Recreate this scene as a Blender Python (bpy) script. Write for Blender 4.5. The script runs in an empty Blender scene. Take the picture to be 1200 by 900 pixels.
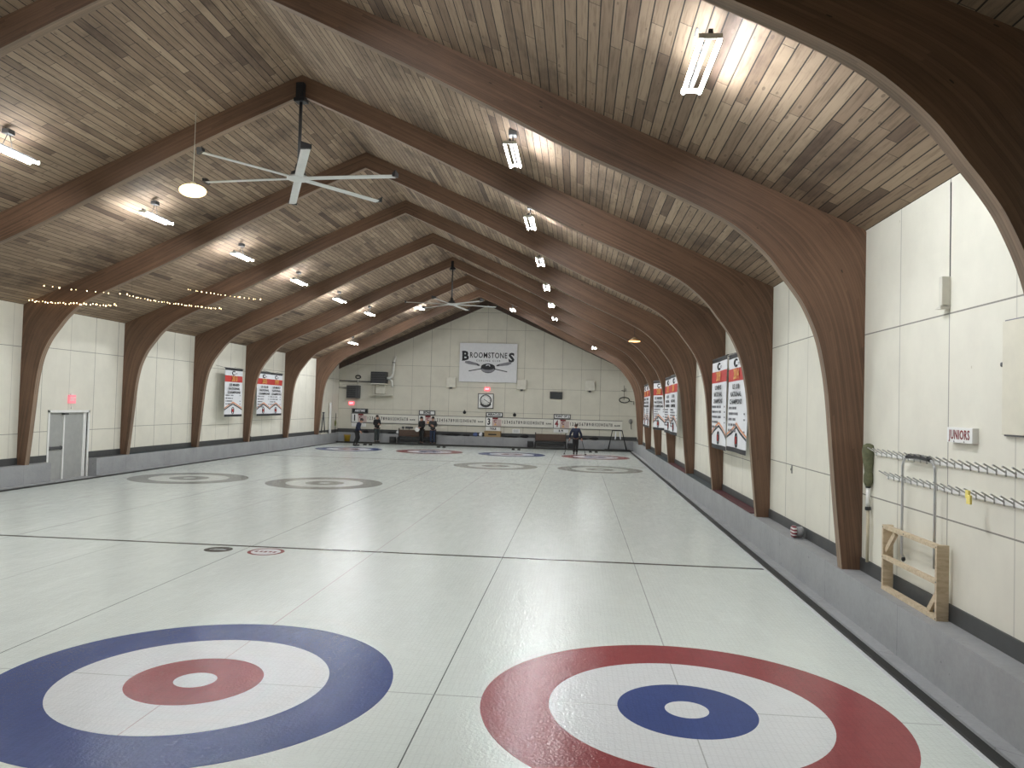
import bpy, bmesh, math, random
from mathutils import Vector, Matrix, Quaternion
random.seed(7)
PI = math.pi
SC = bpy.context.scene
COL = SC.collection

# ------------------------------------------------------------------ camera, world, exposure
TUBE = 385.0            # strength of the fluorescent tubes
WORLD = 0.020
EXPOSURE = 0.0
SC.view_settings.view_transform = 'Standard'
SC.view_settings.look = 'None'
SC.view_settings.gamma = 1.0
SC.view_settings.use_curve_mapping = False
SC.view_settings.exposure = EXPOSURE
SC.cycles.max_bounces = 8
SC.cycles.diffuse_bounces = 5
SC.cycles.use_denoising = True
SC.cycles.sample_clamp_indirect = 6.0
w = bpy.data.worlds.new('world'); SC.world = w; w.use_nodes = True
w.node_tree.nodes['Background'].inputs[0].default_value = (0.9, 0.93, 1.0, 1)
w.node_tree.nodes['Background'].inputs[1].default_value = WORLD

CAM = (-1.02955831, -6.98364700, 2.64416529)
yaw, pitch, roll = -8.58204245e-02, 2.82505589e-02, 2.75534976e-02
fw = Vector((math.sin(yaw)*math.cos(pitch), math.cos(yaw)*math.cos(pitch), math.sin(pitch)))
r0 = Vector((math.cos(yaw), -math.sin(yaw), 0)); u0 = r0.cross(fw)
rr = math.cos(roll)*r0 + math.sin(roll)*u0; uu = -math.sin(roll)*r0 + math.cos(roll)*u0
cd = bpy.data.cameras.new('camera'); cam = bpy.data.objects.new('camera', cd); COL.objects.link(cam)
cd.sensor_width = 36; cd.lens = 27.003; cd.clip_start = 0.05; cd.clip_end = 200
M = Matrix.Identity(4)
for i in range(3):
    M[i][0] = rr[i]; M[i][1] = uu[i]; M[i][2] = -fw[i]; M[i][3] = CAM[i]
cam.matrix_world = M
SC.camera = cam

# ------------------------------------------------------------------ dimensions of the hall
XC = -6.95; HW = 9.715; XR = XC + HW; XL = XC - HW
RIDGE = 9.45; EAVE = 5.12; SL = (RIDGE - EAVE) / HW
BAY = 4.877; A1 = 3.6; TH = 0.171
YF = 42.3; YB = -8.6
SHEET = 4.523; TEE = 34.684
KX = 2.48; KZ = 0.60; ICE_R = 2.22; ICE_L = 2*XC - ICE_R; KL = 2*XC - KX
ICE_F = 40.7

# ------------------------------------------------------------------ node helpers
def new_mat(name):
    m = bpy.data.materials.new(name); m.use_nodes = True
    nt = m.node_tree; b = nt.nodes['Principled BSDF']
    return m, nt, b
class V:
    """a scalar socket in a node tree, with arithmetic"""
    def __init__(s, nt, sock): s.nt = nt; s.s = sock
    def _m(s, op, o=None, o2=None):
        n = s.nt.nodes.new('ShaderNodeMath'); n.operation = op
        s.nt.links.new(s.s, n.inputs[0])
        for i, q in ((1, o), (2, o2)):
            if q is None: continue
            if isinstance(q, V): s.nt.links.new(q.s, n.inputs[i])
            else: n.inputs[i].default_value = q
        return V(s.nt, n.outputs[0])
    def __add__(s, o): return s._m('ADD', o)
    def __sub__(s, o): return s._m('SUBTRACT', o)
    def __mul__(s, o): return s._m('MULTIPLY', o)
    def __truediv__(s, o): return s._m('DIVIDE', o)
    def abs(s): return s._m('ABSOLUTE')
    def floor(s): return s._m('FLOOR')
    def fract(s): return s._m('FRACT')
    def lt(s, o): return s._m('LESS_THAN', o)
    def gt(s, o): return s._m('GREATER_THAN', o)
    def mx(s, o): return s._m('MAXIMUM', o)
    def mn(s, o): return s._m('MINIMUM', o)
    def pw(s, o): return s._m('POWER', o)
    def inv(s): return (s * -1.0) + 1.0
def sep(nt, sock):
    n = nt.nodes.new('ShaderNodeSeparateXYZ'); nt.links.new(sock, n.inputs[0])
    return [V(nt, n.outputs[i]) for i in range(3)]
def comb(nt, *a):
    n = nt.nodes.new('ShaderNodeCombineXYZ')
    for i, q in enumerate(a):
        if isinstance(q, V): nt.links.new(q.s, n.inputs[i])
        else: n.inputs[i].default_value = q
    return n.outputs[0]
def pos(nt):
    return nt.nodes.new('ShaderNodeNewGeometry').outputs['Position']
def objco(nt):
    return nt.nodes.new('ShaderNodeTexCoord').outputs['Object']
def uvco(nt):
    return nt.nodes.new('ShaderNodeTexCoord').outputs['UV']
def noise(nt, vec, scale=5, detail=3, rough=0.55, dist=0.0):
    n = nt.nodes.new('ShaderNodeTexNoise'); nt.links.new(vec, n.inputs['Vector'])
    n.inputs['Scale'].default_value = scale; n.inputs['Detail'].default_value = detail
    n.inputs['Roughness'].default_value = rough; n.inputs['Distortion'].default_value = dist
    return V(nt, n.outputs['Fac'])
def white(nt, vec):
    n = nt.nodes.new('ShaderNodeTexWhiteNoise'); n.noise_dimensions = '3D'; nt.links.new(vec, n.inputs['Vector'])
    return V(nt, n.outputs['Value'])
def ramp(nt, v, stops, interp='LINEAR'):
    n = nt.nodes.new('ShaderNodeValToRGB'); nt.links.new(v.s, n.inputs[0]); n.color_ramp.interpolation = interp
    e = n.color_ramp.elements
    while len(e) < len(stops): e.new(0.5)
    for k, (p, c) in enumerate(stops):
        e[k].position = p; e[k].color = (c[0], c[1], c[2], 1)
    return n.outputs[0]
def mix(nt, fac, a, b, mode='MIX'):
    n = nt.nodes.new('ShaderNodeMix'); n.data_type = 'RGBA'; n.blend_type = mode
    for sock, q in ((n.inputs[0], fac), (n.inputs[6], a), (n.inputs[7], b)):
        if isinstance(q, V): nt.links.new(q.s, sock)
        elif isinstance(q, (int, float)): sock.default_value = q
        elif isinstance(q, tuple): sock.default_value = (q[0], q[1], q[2], 1)
        else: nt.links.new(q, sock)
    return n.outputs[2]
def bump(nt, b, h, strength=0.3, dist=0.01):
    n = nt.nodes.new('ShaderNodeBump'); n.inputs['Strength'].default_value = strength
    n.inputs['Distance'].default_value = dist
    nt.links.new(h.s, n.inputs['Height']); nt.links.new(n.outputs[0], b.inputs['Normal'])
def simple(name, col, rough=0.6, metal=0.0, var=0.10, scale=6.0):
    """painted, plastic or metal surface with a faint mottling"""
    m, nt, b = new_mat(name)
    v = noise(nt, objco(nt), scale, 3)
    lo = tuple(c*(1-var) for c in col); hi = tuple(min(1, c*(1+var)) for c in col)
    nt.links.new(ramp(nt, v, [(0.3, lo), (0.7, hi)]), b.inputs['Base Color'])
    b.inputs['Roughness'].default_value = rough; b.inputs['Metallic'].default_value = metal
    return m
def emit(name, col, strength):
    m, nt, b = new_mat(name)
    b.inputs['Base Color'].default_value = (*col, 1)
    b.inputs['Emission Color'].default_value = (*col, 1)
    b.inputs['Emission Strength'].default_value = strength
    return m

# ------------------------------------------------------------------ materials
def mat_ice(name, col, var=0.05):
    m, nt, b = new_mat(name)
    p = pos(nt); x, y, z = sep(nt, p)
    soft = noise(nt, comb(nt, x*0.9, y*0.25, 0.0), 1.0, 4, 0.6)
    fine = noise(nt, comb(nt, x*1.0, y*1.0, 0.0), 7.0, 4, 0.7)
    scr = noise(nt, comb(nt, x*3.0, y*0.6, 0.0), 3.0, 5, 0.75, 1.2)
    t = soft*0.5 + fine*0.2 + scr*0.3
    lo = tuple(c*(1-var) for c in col); hi = tuple(min(1, c*(1+var)) for c in col)
    weave = ((x/0.052).fract().lt(0.22)).mx((y/0.15).fract().lt(0.10)) * noise(nt, p, 0.8, 2).gt(0.42) * 0.11
    nt.links.new(mix(nt, weave, ramp(nt, t, [(0.35, lo), (0.65, hi)]), tuple(c*0.55 for c in col)), b.inputs['Base Color'])
    b.inputs['IOR'].default_value = 1.31
    rg = ramp(nt, scr, [(0.3, (0.08,)*3), (0.7, (0.20,)*3)])
    nt.links.new(rg, b.inputs['Roughness'])
    peb = noise(nt, p, 38.0, 2, 0.6)
    big = noise(nt, comb(nt, x*2.2, y*0.8, 0.0), 2.0, 3, 0.6)
    bump(nt, b, peb*0.95 + big*1.5, 0.42, 0.010)
    return m
ICE = mat_ice('ice_white', (0.715, 0.765, 0.725))
ICE_W = mat_ice('ice_house_white', (0.74, 0.76, 0.77), 0.03)
ICE_BLUE = mat_ice('ice_paint_blue', (0.055, 0.088, 0.245), 0.14)
ICE_RED = mat_ice('ice_paint_red', (0.30, 0.068, 0.075), 0.14)
ICE_GREY = mat_ice('ice_paint_grey', (0.30, 0.31, 0.285), 0.10)
ICE_BLACK = mat_ice('ice_line_black', (0.05, 0.05, 0.045), 0.10)
ICE_LINE = mat_ice('ice_line_faint', (0.44, 0.46, 0.45), 0.10)
ICE_REDLINE = mat_ice('ice_line_reddish', (0.55, 0.47, 0.48), 0.10)
ICE_DIVIDE = mat_ice('ice_line_divider', (0.16, 0.17, 0.17), 0.10)
ICE_DIM = mat_ice('ice_house_dull_white', (0.68, 0.71, 0.66), 0.04)

def mat_wall(name, axis, phase, levels, step=1.219, line=(0.13, 0.12, 0.10), base=(0.76, 0.735, 0.64)):
    m, nt, b = new_mat(name)
    p = pos(nt); x, y, z = sep(nt, p)
    u = y if axis == 'Y' else x
    bay = ((y - A1) / BAY).floor() if axis == 'Y' else ((x - phase) / (step*2)).floor()
    rnd = white(nt, comb(nt, bay, 3.0, 1.0))
    f = ((u - phase) / step + 0.5).fract()
    wob = noise(nt, p, 1.3, 2)*0.012
    vl = ((f - 0.5).abs() - wob*0.3).lt(0.0058)
    cell = ((u - phase) / step + 0.5).floor()
    odd = white(nt, comb(nt, cell, bay, 4.0))
    vl = vl * (odd*0.75 + 0.25)
    hl = None
    for k, lv in enumerate(levels):
        zz = z - lv - (rnd - 0.5)*(0.30 if k else 0.2)*(1 if axis == 'Y' else 0)
        q = (zz.abs()).lt(0.008)
        hl = q if hl is None else hl.mx(q)
    ln = vl.mx(hl*0.8)
    dirt = noise(nt, p, 1.1, 5, 0.65)
    c = ramp(nt, dirt, [(0.25, tuple(a*0.90 for a in base)), (0.6, base), (0.85, tuple(min(1, a*1.04) for a in base))])
    # small knots and nail marks
    vo = nt.nodes.new('ShaderNodeTexVoronoi'); vo.inputs['Scale'].default_value = 3.3
    nt.links.new(comb(nt, u*1.0, z*0.6, 0.0), vo.inputs['Vector'])
    kn = V(nt, vo.outputs['Distance']).lt(0.035)
    kn = kn * noise(nt, p, 0.9, 1).gt(0.50)
    c = mix(nt, kn*0.5, c, (0.42, 0.36, 0.25))
    # each sheet slightly different
    pan = white(nt, comb(nt, cell, (z/2.2).floor(), 9.0))
    c = mix(nt, pan*0.07, c, (0.5, 0.48, 0.40))
    c = mix(nt, ln, c, line)
    nt.links.new(c, b.inputs['Base Color'])
    b.inputs['Roughness'].default_value = 0.62
    bump(nt, b, ln.inv(), 0.5, 0.006)
    return m
WALL_R = mat_wall('painted_plywood_right', 'Y', 1.26, (1.66, 3.80))
WALL_L = mat_wall('painted_plywood_left', 'Y', 0.83, (1.55, 4.05))
WALL_F = mat_wall('painted_plywood_far', 'X', -6.92, (2.17, 3.75, 5.07, 7.5, 8.62), base=(0.64, 0.615, 0.525))

def mat_ceiling():
    m, nt, b = new_mat('ceiling_boards')
    p = pos(nt); x, y, z = sep(nt, p)
    s = (x - XC) * math.sqrt(1 + SL*SL)
    wd = 0.138
    q = s / wd; idx = q.floor(); f = q.fract()
    r1 = white(nt, comb(nt, idx, 1.0, 0.0))
    q2 = (y + r1*9.0) / 1.9; id2 = q2.floor(); f2 = q2.fract()
    r2 = white(nt, comb(nt, idx, id2, 5.0))
    gap = f.lt(0.10).mx(f2.lt(0.006)*0.8)
    gr = noise(nt, comb(nt, s*14.0 + r2*20.0, y*0.9, r2*5.0), 2.0, 5, 0.65, 0.3)
    kn = nt.nodes.new('ShaderNodeTexVoronoi'); kn.inputs['Scale'].default_value = 1.0
    nt.links.new(comb(nt, s*7.0, y*2.6 + r2*7.0, r2*4.0), kn.inputs['Vector'])
    knot = V(nt, kn.outputs['Distance']).lt(0.12)
    c = ramp(nt, r2, [(0.0, (0.115, 0.074, 0.050)), (0.06, (0.20, 0.136, 0.093)), (0.3, (0.265, 0.188, 0.127)), (0.75, (0.31, 0.224, 0.153)), (1.0, (0.38, 0.282, 0.195))])
    c = mix(nt, 0.75, c, ramp(nt, gr, [(0.28, (0.45, 0.42, 0.39)), (0.52, (0.95, 0.95, 0.95)), (0.8, (1.0, 1.0, 0.98))]), 'MULTIPLY')
    stain = noise(nt, comb(nt, s*1.0, y*0.55, 0.0), 0.8, 5, 0.6)
    c = mix(nt, 0.8, c, ramp(nt, stain, [(0.34, (0.45, 0.42, 0.41)), (0.48, (1, 1, 1))]), 'MULTIPLY')
    c = mix(nt, knot*0.6, c, (0.10, 0.07, 0.05))
    c = mix(nt, gap*0.96, c, (0.012, 0.008, 0.006))
    nt.links.new(c, b.inputs['Base Color']); b.inputs['Roughness'].default_value = 0.75
    bump(nt, b, gap.inv() + gr*0.1, 0.6, 0.012)
    return m
CEIL = mat_ceiling()

def mat_arch(name, base, edge=False):
    m, nt, b = new_mat(name)
    u, v, _ = sep(nt, uvco(nt)); p = pos(nt); x, y, z = sep(nt, p)
    lam = (v / 0.038).floor()
    r = white(nt, comb(nt, lam, ((u + white(nt, comb(nt, lam, 2.0, y*0.0))*7.0)/3.1).floor(), (y/2.0).floor()))
    g = noise(nt, comb(nt, u*0.9, v*30.0, y*0.3), 1.0, 6, 0.75, 0.8)
    bl = noise(nt, p, 0.75, 4, 0.6)
    t = g*0.55 + r*0.18 + bl*0.40
    c = ramp(nt, t, [(0.34, tuple(a*0.50 for a in base)), (0.54, base), (0.74, tuple(a*1.42 for a in base))])
    ln = (v/0.038).fract().lt(0.07) * 0.5
    c = mix(nt, ln, c, tuple(a*0.45 for a in base))
    vo = nt.nodes.new('ShaderNodeTexVoronoi'); vo.inputs['Scale'].default_value = 1.0
    nt.links.new(comb(nt, u*1.6, v*5.0, y*0.2), vo.inputs['Vector'])
    c = mix(nt, V(nt, vo.outputs['Distance']).lt(0.045)*0.8, c, (0.02, 0.012, 0.008))
    nt.links.new(c, b.inputs['Base Color']); b.inputs['Roughness'].default_value = 0.55
    bump(nt, b, g, 0.15, 0.004)
    return m
ARCH = mat_arch('stained_glulam', (0.132, 0.073, 0.043))
ARCH_IN = mat_arch('stained_glulam_soffit', (0.225, 0.155, 0.105))

def mat_concrete(name, base):
    m, nt, b = new_mat(name)
    p = pos(nt); x, y, z = sep(nt, p)
    n1 = noise(nt, p, 1.6, 5, 0.65); n2 = noise(nt, p, 22.0, 3, 0.6)
    c = ramp(nt, n1*0.7 + n2*0.3, [(0.3, tuple(a*0.80 for a in base)), (0.55, base), (0.8, tuple(a*1.12 for a in base))])
    f = ((x + y)/2.438 + 0.27).fract()
    crack = (f + (n1-0.5)*0.010).lt(0.0035)
    c = mix(nt, crack*0.7, c, tuple(a*0.4 for a in base))
    chip = (noise(nt, p, 9.0, 2)*1.0).gt(0.735)
    c = mix(nt, chip*0.6, c, tuple(a*0.5 for a in base))
    nt.links.new(c, b.inputs['Base Color']); b.inputs['Roughness'].default_value = 0.6
    bump(nt, b, n2, 0.15, 0.004)
    return m
KERB = mat_concrete('grey_painted_kerb', (0.335, 0.342, 0.350))
KERB_TOP = mat_concrete('grey_kerb_ledge', (0.37, 0.378, 0.385))
BASE_DK = simple('dark_grey_baseboard', (0.060, 0.062, 0.062), 0.5)
BASE_RED = simple('dark_red_ledge_mat', (0.085, 0.020, 0.024), 0.7)
BASE_TEAL = simple('dark_slate_ledge_mat', (0.035, 0.050, 0.055), 0.7)
RUBBER = simple('black_rubber', (0.022, 0.022, 0.020), 0.55)
BLACK = simple('black_plastic', (0.018, 0.018, 0.020), 0.45)
BLACKM = simple('black_metal', (0.03, 0.03, 0.033), 0.4, 0.6)
WHITE = simple('white_paint', (0.80, 0.80, 0.78), 0.5, var=0.04)
OFFW = simple('off_white_enamel', (0.62, 0.60, 0.52), 0.45, var=0.05)
DOORG = simple('pale_grey_door_paint', (0.36, 0.365, 0.35), 0.5, var=0.06)
ALU = simple('brushed_aluminium', (0.55, 0.56, 0.57), 0.32, 0.9)
FANW = simple('fan_blade_white', (0.68, 0.69, 0.68), 0.35, 0.1, var=0.05)
DKGREY = simple('dark_grey_metal', (0.085, 0.085, 0.088), 0.45, 0.3)
REDP = simple('red_print', (0.50, 0.035, 0.028), 0.55)
GOLD = simple('gold_print', (0.75, 0.42, 0.10), 0.5)
ORANGE = simple('orange_print', (0.72, 0.30, 0.14), 0.55)
INK = simple('black_ink', (0.015, 0.015, 0.018), 0.6)
INKG = simple('grey_ink', (0.20, 0.20, 0.22), 0.6)
MAROON = simple('maroon_ink', (0.20, 0.012, 0.018), 0.6)
CLOTHW = simple('white_banner_cloth', (0.74, 0.75, 0.78), 0.75, var=0.05, scale=2)
BROWN = simple('brown_bench_wood', (0.085, 0.050, 0.034), 0.5)
TAN = simple('tan_plywood_box', (0.34, 0.235, 0.115), 0.6)
YELLOW = simple('yellow_plastic', (0.62, 0.40, 0.05), 0.45)
YTAG = simple('yellow_paper', (0.85, 0.72, 0.20), 0.6)
EXITR = emit('exit_sign_glow', (1.0, 0.10, 0.13), 1.6)
EXITP = emit('exit_sign_faint', (0.85, 0.25, 0.30), 0.55)
OLIVE = simple('olive_brush_cover', (0.13, 0.135, 0.075), 0.85, var=0.25, scale=20)
NAVY = simple('navy_fabric', (0.012, 0.017, 0.040), 0.8)
BLKF = simple('black_fabric', (0.014, 0.014, 0.015), 0.85)
CHARF = simple('charcoal_fabric', (0.030, 0.031, 0.033), 0.85)
DENIM = simple('dark_denim', (0.022, 0.034, 0.065), 0.85)
SLATEF = simple('slate_trousers', (0.035, 0.045, 0.046), 0.85)
SKIN = simple('skin', (0.42, 0.24, 0.17), 0.55)
HAIR = simple('dark_hair', (0.012, 0.009, 0.008), 0.6)
HAIRG = simple('brown_hair', (0.05, 0.03, 0.02), 0.6)
FLOORG = simple('dark_walkway_matting', (0.045, 0.047, 0.045), 0.8)
TUBEM = emit('fluorescent_tube', (0.93, 0.97, 1.0), TUBE)
TUBET = emit('fluorescent_tube_dimmed_top', (0.93, 0.97, 1.0), TUBE*0.13)  # weaker upper glow, chosen to keep the ceiling from burning out
WARM = emit('warm_bulb', (1.0, 0.72, 0.36), 9.0)  # glow of bulbs mirrored in the viewing window
WARMD = emit('warm_lamp_disc', (1.0, 0.80, 0.38), 3.2)  # glow of a lounge lamp mirrored in the viewing window
AMBER = emit('reflected_amber_disc', (1.0, 0.55, 0.20), 3.0)  # amber glow mirrored in the viewing window
def mat_pine():
    m, nt, b = new_mat('raw_pine')
    o = objco(nt); x, y, z = sep(nt, o)
    g = noise(nt, comb(nt, x*9.0, y*2.0, z*9.0), 2.2, 5, 0.7, 0.6)
    c = ramp(nt, g, [(0.25, (0.40, 0.30, 0.19)), (0.55, (0.60, 0.49, 0.34)), (0.8, (0.66, 0.56, 0.41))])
    nt.links.new(c, b.inputs['Base Color']); b.inputs['Roughness'].default_value = 0.65
    return m
PINE = mat_pine()
def mat_stripe():
    m, nt, b = new_mat('red_white_stripes')
    x, y, z = sep(nt, objco(nt))
    f = (z / 0.052).fract().gt(0.45)
    nt.links.new(mix(nt, f, (0.70, 0.70, 0.68), (0.22, 0.03, 0.05)), b.inputs['Base Color'])
    b.inputs['Roughness'].default_value = 0.4
    return m
STRIPE = mat_stripe()

# ------------------------------------------------------------------ mesh helpers
class MB:
    def __init__(s): s.v = []; s.f = []; s.mi = []; s.uv = []; s.sm = []
    def add(s, vs, fs, mi=0, smooth=False, uvs=None):
        o = len(s.v); s.v += [tuple(v) for v in vs]
        for k, f in enumerate(fs):
            s.f.append(tuple(o+i for i in f)); s.mi.append(mi); s.sm.append(smooth)
            s.uv.append(uvs[k] if uvs else None)
        return s
    def box(s, a, b, mi=0):
        x0, y0, z0 = a; x1, y1, z1 = b
        vs = [(x0,y0,z0),(x1,y0,z0),(x1,y1,z0),(x0,y1,z0),(x0,y0,z1),(x1,y0,z1),(x1,y1,z1),(x0,y1,z1)]
        return s.add(vs, [(0,3,2,1),(4,5,6,7),(0,1,5,4),(1,2,6,5),(2,3,7,6),(3,0,4,7)], mi)
    def cbox(s, a, b, c=0.01, mi=0):
        """box with chamfered edges"""
        bm = bmesh.new(); bmesh.ops.create_cube(bm, size=1)
        for v in bm.verts:
            v.co = Vector(((a[0]+b[0])/2 + v.co.x*(b[0]-a[0]), (a[1]+b[1])/2 + v.co.y*(b[1]-a[1]), (a[2]+b[2])/2 + v.co.z*(b[2]-a[2])))
        bmesh.ops.bevel(bm, geom=list(bm.edges), offset=c, segments=2, affect='EDGES', profile=0.6)
        bm.verts.index_update()
        s.add([v.co[:] for v in bm.verts], [[v.index for v in f.verts] for f in bm.faces], mi); bm.free()
        return s
    def bar(s, p, q, wd, th, up=(0,0,1), mi=0):
        """rectangular bar from p to q"""
        p = Vector(p); q = Vector(q); d = (q-p).normalized(); up = Vector(up)
        if abs(d.dot(up)) > 0.98: up = Vector((0,1,0))
        a = d.cross(up).normalized()*wd/2; b = a.cross(d).normalized()*th/2
        vs = [p-a-b, p+a-b, p+a+b, p-a+b, q-a-b, q+a-b, q+a+b, q-a+b]
        return s.add(vs, [(0,1,2,3),(7,6,5,4),(0,4,5,1),(1,5,6,2),(2,6,7,3),(3,7,4,0)], mi)
    def tube(s, pts, r, n=10, mi=0, closed=False):
        pts = [Vector(p) for p in pts]; m = len(pts)
        rs = r if isinstance(r, (list, tuple)) else [r]*m
        rings = []; prev = None
        for i, p in enumerate(pts):
            if closed: t = (pts[(i+1) % m] - pts[i-1]).normalized()
            else: t = (pts[min(i+1, m-1)] - pts[max(i-1, 0)]).normalized()
            if prev is None:
                a = t.cross(Vector((0,0,1)))
                if a.length < 0.05: a = t.cross(Vector((0,1,0)))
            else: a = prev - t*prev.dot(t)
            a.normalize(); prev = a; b = t.cross(a)
            rings.append([p + (a*math.cos(2*PI*k/n) + b*math.sin(2*PI*k/n))*rs[i] for k in range(n)])
        vs = [v for R_ in rings for v in R_]; fs = []
        for i in range(m if closed else m-1):
            j = (i+1) % m
            for k in range(n): fs.append((i*n+k, i*n+(k+1) % n, j*n+(k+1) % n, j*n+k))
        s.add(vs, fs, mi, True)
        if not closed:
            o = len(s.v) - len(vs)
            s.f.append(tuple(o+k for k in reversed(range(n)))); s.mi.append(mi); s.sm.append(False); s.uv.append(None)
            s.f.append(tuple(o+(m-1)*n+k for k in range(n))); s.mi.append(mi); s.sm.append(False); s.uv.append(None)
        return s
    def lathe(s, prof, c=(0,0,0), n=24, mi=0, ax='Z'):
        vs = []; fs = []
        for (r, z) in prof:
            for k in range(n):
                a = 2*PI*k/n; q = (r*math.cos(a), r*math.sin(a), z)
                if ax == 'Y': q = (q[0], q[2], q[1])
                if ax == 'X': q = (q[2], q[0], q[1])
                vs.append((q[0]+c[0], q[1]+c[1], q[2]+c[2]))
        for i in range(len(prof)-1):
            for k in range(n): fs.append((i*n+k, i*n+(k+1) % n, (i+1)*n+(k+1) % n, (i+1)*n+k))
        fs.append(tuple(reversed(range(n)))); fs.append(tuple((len(prof)-1)*n+k for k in range(n)))
        return s.add(vs, fs, mi, True)
    def ell(s, c, r, n=14, m=9, mi=0, rot=None):
        vs = [(0,0,-1)]; 
        for i in range(1, m):
            a = -PI/2 + PI*i/m
            for k in range(n): vs.append((math.cos(a)*math.cos(2*PI*k/n), math.cos(a)*math.sin(2*PI*k/n), math.sin(a)))
        vs.append((0,0,1)); fs = []
        for k in range(n): fs.append((0, 1+(k+1) % n, 1+k))
        for i in range(m-2):
            for k in range(n): fs.append((1+i*n+k, 1+i*n+(k+1) % n, 1+(i+1)*n+(k+1) % n, 1+(i+1)*n+k))
        L = len(vs)-1
        for k in range(n): fs.append((L, 1+(m-2)*n+k, 1+(m-2)*n+(k+1) % n))
        out = []
        for v in vs:
            q = Vector((v[0]*r[0], v[1]*r[1], v[2]*r[2]))
            if rot: q = rot @ q
            out.append(q + Vector(c))
        return s.add(out, fs, mi, True)
    def prism(s, poly, y0, y1, mi=0):
        """polygon in x,z (counter-clockwise seen from -y) between y0 and y1"""
        n = len(poly)
        vs = [(x, y0, z) for x, z in poly] + [(x, y1, z) for x, z in poly]
        fs = [tuple(range(n)), tuple(reversed(range(n, 2*n)))] + [(i, i+n, (i+1) % n + n, (i+1) % n) for i in range(n)]
        return s.add(vs, fs, mi)
    def build(s, name, mats, parent=None, loc=None, rz=0.0):
        me = bpy.data.meshes.new(name); me.from_pydata(s.v, [], s.f)
        for m in (mats if isinstance(mats, (list, tuple)) else [mats]): me.materials.append(m)
        me.polygons.foreach_set('material_index', s.mi); me.polygons.foreach_set('use_smooth', s.sm)
        if any(u is not None for u in s.uv):
            ul = me.uv_layers.new(name='UVMap'); k = 0
            for pi, pl in enumerate(me.polygons):
                for j in range(pl.loop_total):
                    if s.uv[pi]: ul.data[pl.loop_start+j].uv = s.uv[pi][j]
        me.update()
        o = bpy.data.objects.new(name, me); COL.objects.link(o)
        if parent: o.parent = parent
        if loc: o.location = loc
        if rz: o.rotation_euler = (0, 0, rz)
        return o
def tag(o, label, cat, group=None):
    o['label'] = label; o['category'] = cat
    if group: o['group'] = group
    return o
def thing(name, label, cat, loc=(0,0,0), rz=0.0, group=None):
    o = bpy.data.objects.new(name, None); COL.objects.link(o); o.location = loc; o.rotation_euler = (0,0,rz)
    o.empty_display_size = 0.2
    return tag(o, label, cat, group)
def struct(o): o['kind'] = 'structure'; return o
KIDS = {}
def dup(root, loc, label, rz=None, kids=None):
    r = root.copy(); COL.objects.link(r); r.location = loc; r['label'] = label
    if rz is not None: r.rotation_euler = (0,0,rz)
    def rec(src, dst):
        for ch in [c for c in bpy.data.objects if c.parent == src]:
            c = ch.copy(); COL.objects.link(c); c.parent = dst; rec(ch, c)
    rec(root, r)
    return r
def text(name, body, size, mat, parent, x, z, y=-0.004, bold=0.0, sx=1.0, align='CENTER', maxw=None, ext=0.0015, label=None):
    """lettering standing in the local x,z plane, facing -y, centred on x and z"""
    cu = bpy.data.curves.new(name, 'FONT'); cu.body = body; cu.size = size; cu.extrude = ext; cu.offset = bold
    cu.space_character = 1.12 if (bold >= 0.01 or body in ('JUNIORS', 'ROOMSTONE')) else 1.03; cu.align_x = align; cu.align_y = 'CENTER'; cu.resolution_u = 2
    t = bpy.data.objects.new('tmp', cu); COL.objects.link(t)
    me = bpy.data.meshes.new_from_object(t.evaluated_get(bpy.context.evaluated_depsgraph_get()))
    bpy.data.objects.remove(t); bpy.data.curves.remove(cu)
    if maxw and len(me.vertices):
        wdt = (max(v.co.x for v in me.vertices) - min(v.co.x for v in me.vertices))*sx
        if wdt > maxw: sx *= maxw/wdt
    for v in me.vertices:
        v.co = (x + v.co.x*sx, y - v.co.z, z + v.co.y)
    me.materials.clear(); me.materials.append(mat)
    o = bpy.data.objects.new(name, me); COL.objects.link(o); o.parent = parent
    if label: o['label'] = label
    return o

# ================================================================== THE SHELL
fl = MB(); fl.box((ICE_L, YB, -0.12), (ICE_R, ICE_F, 0.0)); floor = struct(fl.build('floor', ICE))
sub = MB(); sub.box((XL-0.3, YB, -0.25), (XR+0.3, YF+0.3, -0.12)); struct(sub.build('floor_slab', KERB))

c = MB()
T = 0.16
for sg in (1, -1):
    e = XC + sg*(HW+0.25); ez = RIDGE - SL*(HW+0.25)
    vs = [(XC, YB, RIDGE), (e, YB, ez), (e, YF+0.2, ez), (XC, YF+0.2, RIDGE)]
    vs += [(a, b_, z+T) for a, b_, z in vs]
    c.add(vs, [(0,1,2,3),(7,6,5,4),(0,4,5,1),(2,6,7,3),(1,5,6,2)] if sg > 0 else [(3,2,1,0),(4,5,6,7),(1,5,4,0),(3,7,6,2),(2,6,5,1)])
struct(c.build('ceiling', CEIL))

m_ = MB(); m_.box((XR, YB, 0), (XR+0.18, YF, EAVE+0.02)); struct(m_.build('wall_right', WALL_R))
# left wall with an opening for the double door
DY0, DY1, DZ = 14.62, 16.42, 2.06
m_ = MB(); m_.box((XL-0.18, YB, 0), (XL, DY0, EAVE+0.02)); m_.box((XL-0.18, DY1, 0), (XL, YF, EAVE+0.02)); m_.box((XL-0.18, DY0, DZ), (XL, DY1, EAVE+0.02))
struct(m_.build('wall_left', WALL_L))
gable = [(XL, -0.12), (XR, -0.12), (XR, EAVE), (XC, RIDGE), (XL, EAVE)]
struct(MB().prism(gable, YF, YF+0.18).build('wall_far', WALL_F))
struct(MB().prism(gable, YB-0.18, YB).build('wall_near', WALL_F))

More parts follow.
